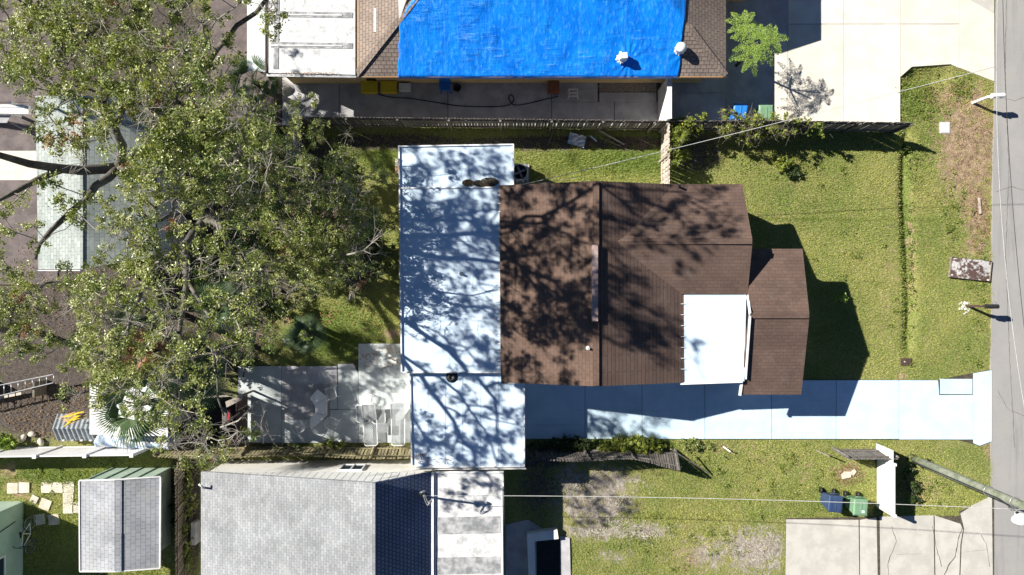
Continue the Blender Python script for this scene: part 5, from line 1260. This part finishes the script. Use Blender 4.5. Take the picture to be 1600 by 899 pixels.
# palms
def blade_fan(nb, ln, half, droop, wd):
    V = []; Fq = []
    for i in range(nb):
        a = -half+2*half*i/(nb-1); L = ln*(1-.25*(a/half)**2)*random.uniform(.9, 1.05); c_, s_ = math.cos(a), math.sin(a)
        prev = None
        for j, (t, w_) in enumerate(((0,.3),(.45,1),(.8,.6),(1,.04))):
            z = -droop*t*t*L+.05*t; x, y = t*L*c_, t*L*s_; ww = wd*w_
            V += [(x-s_*ww, y+c_*ww, z), (x, y, z+ww*.5), (x+s_*ww, y-c_*ww, z)]
            if j: b_ = len(V)-6; Fq += [(b_,b_+1,b_+4,b_+3),(b_+1,b_+2,b_+5,b_+4)]
    return V, Fq
def fan_palm(label, px, py, h, nf, ln, mat='palm', lean=(0,0), pet=.5, bladew=.022, trunk_r=.14, name='fan_palm', half=1.5, nb=26, side='sabal'):
    top = P(px, py, h); base = Vector((top.x-lean[0], top.y-lean[1], 0)); r = empty(name, base, label, 'palm')
    if h > .5: MB().tube([base+Vector((0,0,-.05)), base.lerp(top, .5)+Vector((.03,0,0)), top], [trunk_r*1.2, trunk_r, trunk_r*.9], 10).build('trunk', M['bark'], r)
    meshes = []
    for k_ in range(3):
        V, Fq = blade_fan(nb, ln, half, .35+.15*k_, bladew*.62); V = [(x+pet, y, z-.06*pet) for x, y, z in V]
        Vp = np.array(V+[(0,-.015,0),(0,.015,0),(pet,.012,-.04),(pet,-.012,-.04)]); n0 = len(V)
        meshes.append(np_mesh('frond', Vp, np.array(Fq+[(n0,n0+3,n0+2,n0+1)]), M[mat], {'tint': np.clip(rng.normal(.45,.25,len(Vp)),0,1)}))
    for i in range(nf):
        a = 2.399*i+random.uniform(-.2,.2); el = R(72-105*i/nf+random.uniform(-6,6))
        o = link_mesh('frond', meshes[i%3], r, top-base, (random.uniform(-.2,.2), -el, a))
        s_ = random.uniform(.85, 1.1); o.scale = (s_,)*3
    return r
fan_palm('large fan palm with long drooping fronds beside the white sheet shed', 214, 632, 5.2, 26, 1.05, pet=.75, half=1.2, nb=18, lean=(-.2,.2), bladew=.045)
fan_palm('fan palm with pale blue green leaves in the middle of the oak twigs', 212, 500, 4.2, 18, .8, pet=.6)
fan_palm('golden half dead fan palm above the large drooping palm', 232, 548, 4.6, 16, .85, 'deadleaf', pet=.55)
fan_palm('dark shaded fan palm left of the patio', 312, 588, 3.2, 20, .9, pet=.7)
fan_palm('small fan palm right of the golden palm', 300, 552, 3.0, 14, .75, pet=.6)
fan_palm('fan palm under the twigs at the left of the back lawn', 350, 478, 4.5, 16, .8, pet=.6)
fan_palm('dark small fan palm on the bright back lawn', 478, 524, 1.4, 22, .6, pet=.42, bladew=.026)
fan_palm('fan palm tucked behind the tarp house under oak twigs', 398, 128, 1.5, 18, .7, pet=.7, bladew=.03)
fan_palm('spiky green fan plant at the corner of the two fences', 1063, 212, 1.5, 26, .42, 'vine', pet=.06, bladew=.024, trunk_r=.06, name='yucca', half=.55, nb=5)
fan_palm('smaller spiky plant on the shaded side of the pale fence', 1068, 242, .7, 18, .36, 'vine', pet=.05, bladew=.022, trunk_r=.05, name='yucca', half=.5, nb=5)
yf = empty('dead_fronds', P(120,650,1.2), 'heap of golden dead palm fronds on the corrugated sheets', 'palm fronds')
for i in range(12):
    q = MB(); a = R(205+random.uniform(-14,14)); L = random.uniform(.5,.95); d_ = Vector((math.cos(a), math.sin(a), 0)); s0 = Vector((random.uniform(0,.45), random.uniform(-.12,.22), .02+.03*i))
    nrm = Vector((-d_.y, d_.x, 0)); q.add([s0-nrm*.02, s0+d_*L*.5-nrm*.045+Vector((0,0,.05)), s0+d_*L, s0+d_*L*.5+nrm*.045+Vector((0,0,.05)), s0+nrm*.02], [(0,1,2,3,4)])
    q.build('frond', M['yellow'] if i%2 else M['orange_edge'], yf, True)
MB().box((.2,0,-.1),(.5,.3,.2)).build('stalk_heap', M['wood'], yf, True)

# bright feathery tree by the alley
ft = empty('feathery_tree', P(1150,103,0), 'bright green feathery leaved young tree beside the cream concrete', 'tree')
tc = P(1184,66,3.0); b0_ = P(1150,103,0)
MB().tube([b0_, b0_.lerp(tc,.5)+Vector((.05,0,0)), tc], [.07,.055,.04], 8).build('trunk', M['bark'], ft)
heads = [(tc, 15, 1.15), (P(1160,38,2.7), 9, .68), (P(1205,60,2.9), 6, .85), (P(1172,90,2.7), 6, .8)]
for hi, (hc, nf, L0) in enumerate(heads):
    if hi: MB().tube([b0_.lerp(tc,.72), hc], [.035,.025], 6).build('branch', M['bark'], ft)
    for i in range(nf):
        a = 2*math.pi*i/nf+random.uniform(-.15,.15); L = L0*random.uniform(.7,1.1); d_ = Vector((math.cos(a), math.sin(a), 0)); s_ = Vector((-d_.y, d_.x, 0))
        el = random.uniform(.0,.45); cen = []; nn = []
        for t in np.linspace(.15, 1, 16):
            c_ = d_*L*t+Vector((0,0,el*t*L-.5*t*t*L)); w_ = .17*L*math.sin(math.pi*min(1,(t*.85+.12)))+.02
            for sd_ in (-1,1):
                for u_ in np.linspace(.15,1,4): cen.append(np.array(c_+s_*sd_*w_*u_+d_*.05*u_)+rng.normal(size=3)*.012); nn.append((rng.normal()*.25, rng.normal()*.25, 1))
        V, Fq = leaf_quads(np.array(cen), np.array(nn), np.full(len(cen), .08), np.full(len(cen), .026), rng)
        me = np_mesh('frond', V+np.array(hc-b0_), Fq, M['bright'], {'tint': np.repeat(np.clip(rng.normal(.5,.25,len(cen)),0,1),4)}); link_mesh('frond', me, ft)

# leaf pile on the roof
def scatter(name, label, pts, n, mat, ln, up=1.5, zs=.03, cat=None, kind=None, lw=.6):
    c = []
    for _ in range(n):
        px, py, rx, ry, h, th = pts[random.randrange(len(pts))]; a = random.uniform(0,6.283); q = math.sqrt(random.random()); p = P(px+rx*q*math.cos(a), py+ry*q*math.sin(a), h); c.append((p.x,p.y,h+zs+th*(1-q)*random.random()))
    c = np.array(c); V, Fq = leaf_quads(c, np.stack([rng.normal(size=n)*.5, rng.normal(size=n)*.5, np.full(n, up)], 1), ln*rng.uniform(.6,1.3,n), ln*lw*rng.uniform(.7,1.2,n), rng)
    o0 = c.mean(0); o0[2] = c[:,2].min(); me = np_mesh(name, V-o0, Fq, M[mat], {'tint': np.repeat(rng.random(n), 4)}); return tag(link_mesh(name, me, None, tuple(o0)), label, cat, kind=kind)
M['litter_leaf'] = leafmat('brown_litter_leaf', (.10,.065,.03), (.22,.14,.06), (.35,.24,.12), .8, .1)
M['dark_litter'] = leafmat('dark_litter_leaf', (.035,.032,.025), (.07,.055,.04), (.15,.10,.05), .8, .1)
scatter('leaf_pile','heap of dark dry leaves and twigs on the white roof',[(764,285,15,6.5,2.76,.2),(752,287,12,5,2.76,.12)],800,'dark_litter',.09,cat='leaf pile',kind='stuff')
scatter('leaf_pile','small heap of golden brown leaves left of the dark heap on the roof',[(731,286,8,5,2.76,.12)],280,'litter_leaf',.08,cat='leaf pile',kind='stuff')
scatter('fallen_leaves','reddish fallen leaves scattered over the back lawn',[(550,500,60,30,0,.01),(500,495,30,20,0,.01),(440,480,40,30,0,.01),(600,560,40,20,.05,0)],320,'deadleaf',.09,kind='stuff')
scatter('fallen_leaves','brown leaves littering the shaded soil under the trees',[(120,440,110,90,0,.02),(330,540,90,60,0,.02),(330,400,90,80,0,.02),(80,640,80,45,0,.02),(480,340,70,70,0,.02),(280,760,12,60,0,.02)],6000,'litter_leaf',.08,kind='stuff')
scatter('fallen_leaves','brown leaves in the worn verge beside the road',[(1522,235,30,70,0,.02),(1480,150,40,20,0,.01),(1530,350,16,50,0,.01),(1325,742,26,16,0,.02)],1500,'litter_leaf',.06,kind='stuff')
scatter('fallen_leaves','leaves gathered in the gutter of the flat white roof at the top',[(480,115,50,1.5,2.74,.01)],160,'terracotta' if 0 else 'deadleaf',.05,kind='stuff')
scatter('fallen_leaves','dry scraps at the lower left corner of the white roof',[(658,716,11,8,2.46,.02),(690,722,26,7,2.46,0)],90,'deadleaf',.07,kind='stuff')
wc = []
wr_ = np.random.default_rng(21)
for cx, cy, sx, sy, n_ in ((1440,150,30,36,60),(1425,260,14,40,22),(1500,140,26,18,26),(1490,345,24,80,30),(1418,400,8,120,40),(1300,420,90,110,26),(1250,250,60,20,16),(1000,715,120,12,30),(1200,740,110,30,40),(1450,760,50,26,24),(1050,850,110,35,40),(960,262,60,14,14),(110,745,90,14,20),(60,800,60,30,16),(1525,470,14,80,18)):
    for _ in range(n_): wc.append((cx+wr_.normal()*sx*.6, cy+wr_.normal()*sy*.6))
cen_ = []
for px_, py_ in wc:
    if any(a < px_ < c and b < py_ < d for a, b, c, d in ((1034,-60,1404,200),(815,574,1549,690),(1228,806,1553,960),(1552,-60,1700,960))): continue
    if px_ > 1390 and py_ < float(np.interp(px_, [1404,1424,1485,1522,1553], [128,114,110,124,136])): continue
    p_ = P(px_, py_, 0); R_ = wr_.uniform(.05, .16)
    for _ in range(int(wr_.integers(8, 26))): cen_.append((p_.x+wr_.normal()*R_, p_.y+wr_.normal()*R_, .03+abs(wr_.normal())*.04))
cen_ = np.array(cen_); n_ = len(cen_); V, Fq = leaf_quads(cen_, np.stack([wr_.normal(size=n_)*.5, wr_.normal(size=n_)*.5, np.ones(n_)], 1), wr_.uniform(.05,.11,n_), wr_.uniform(.03,.06,n_), wr_)
tag(link_mesh('weeds', np_mesh('weeds', V, Fq, M['vine'], {'tint': np.repeat(np.clip(wr_.normal(.25,.2,n_),0,1), 4)})), 'broad leaved weeds dotted through the lawns and verge', kind='stuff')
# vegetation debris: pale rubble patches in the lower lawn
def rubble(label, pts, n, mat, s0):
    q = MB()
    for _ in range(n):
        px, py, rx, ry = pts[random.randrange(len(pts))]; a = random.uniform(0,6.283); u = abs(random.gauss(0,.75)); p = P(px+rx*u*math.cos(a), py+ry*u*math.sin(a), 0); s = s0*random.uniform(.4,1.3)
        q.box(p+Vector((0,0,s*.15)), (s*random.uniform(.8,1.6), s, s*.5), random.uniform(0,3))
    tag(q.build('rubble', mat), label, kind='stuff')
rubble('pale shell rubble in the bare soil of the lower lawn', [(975,778,24,14),(930,832,34,9),(1010,838,26,8),(960,815,30,8),(900,760,20,14),(1190,860,30,28)], 900, M['stone'], .028)

# ------------------------------------------------------------------ grass
paved = [(1034,-60,1404,199),(815,576,1206,688),(1206,592,1549,688),(1228,808,1500,960),(1500,790,1553,960),(395,60,1034,199),(372,572,528,692),(526,566,665,692),(558,535,665,692),(1552,-60,1900,960),(790,812,892,960),
         (305,712,788,960),(646,246,800,580),(786,302,1064,580),(1060,320,1143,450),(-90,784,36,960),(172,730,290,880),(150,600,262,690)]
regs = [((1041,199,1552,345),1.0),((1143,340,1552,597),1.0),((1404,100,1552,200),1.0),((1500,110,1552,200),1.0),((640,199,1041,300),1.0),((380,205,646,572),.8),((790,685,1552,812),1.0),((885,800,1232,930),1.0),((-60,700,312,930),.9),((1228,760,1552,830),1.0)]
rg = np.random.default_rng(3); allc = []
for (xa_, ya_, xb_, yb_), dd in regs:
    area = (xb_-xa_)*(yb_-ya_)/33.06**2; n = int(area*620*dd); X = rg.uniform(xa_, xb_, n); Y = rg.uniform(ya_, yb_, n); k_ = np.ones(n, bool)
    Xj, Yj = X+rg.normal(0,1.3,n), Y+rg.normal(0,1.3,n)
    for r4 in paved: k_ &= ~((Xj > r4[0]) & (X < r4[2]) & (Y > r4[1]) & (Y < r4[3]))
    # stay off the slanted apron edges
    k_ &= ~((X > 1404) & (Y < np.interp(X, [1404,1424,1485,1522,1553], [122,106,102,117,129])))
    k_ &= ~((X > 1465) & (X < 1552) & (Y > np.interp(X, [1465,1520,1550], [594,583,578])) & (Y < 698))
    bare_ = blob(X, Y, DIRT)+.75*blob(X, Y, LITTER_SHADE)*(X > 300)+.8*blob(X, Y, LITTER_SHADE)*(X < 300)
    k_ &= rg.random(n) > np.clip(bare_*1.25*(1+.8*np.sin(X*.21+2*np.sin(Y*.13))*np.sin(Y*.17)), 0, .97)
    allc.append(np.stack([X[k_], Y[k_]], 1))
G = np.concatenate(allc); n = len(G); wx = (G[:,0]-800)/F*H; wyv = -(G[:,1]-CY)/F*H; gz = ground_z(wx, wyv)
lush = blob(G[:,0], G[:,1], LUSH); L = rg.uniform(.05,.10,n)*(1+.9*lush); az = rg.uniform(0,6.283,n); ln_ = rg.uniform(.25,1.0,n)
d1 = np.stack([np.cos(az), np.sin(az)], 1); s1 = np.stack([-d1[:,1], d1[:,0]], 1); wv = rg.uniform(.008,.016,n)[:,None]
bs_ = np.stack([wx, wyv], 1); z0_ = gz-.01
V = np.zeros((n, 4, 3)); V[:,0,:2] = bs_-s1*wv; V[:,1,:2] = bs_+s1*wv; V[:,0,2] = z0_; V[:,1,2] = z0_
mid = bs_+d1*(L*ln_*.5)[:,None]; V[:,2,:2] = mid+s1*wv*.8+d1*(L*ln_*.35)[:,None]; V[:,2,2] = gz+L*.75; V[:,3,:2] = mid-s1*wv*.2; V[:,3,2] = gz+L*.5
patch = .5-.25*np.exp(-((G[:,0]-1230)/90)**2-((G[:,1]-330)/90)**2)+.22*np.sin(wx*.8+1.3*np.sin(wyv*.9))+.2*np.sin(wyv*1.3+wx*.4)+.1*np.sin(wx*3.1)*np.sin(wyv*2.7)
tint = np.clip(patch*.75-.3*lush+rg.normal(0,.22,n)+.35*blob(G[:,0],G[:,1],DIRT), 0, 1)
o0 = np.array([0,0,0.]); tag(link_mesh('grass', np_mesh('grass', V.reshape(-1,3), np.arange(4*n).reshape(n,4), M['grass'], {'tint': np.repeat(tint, 4)})), 'short sunlit grass covering the lawns', 'grass', kind='stuff')
print('grass', n)
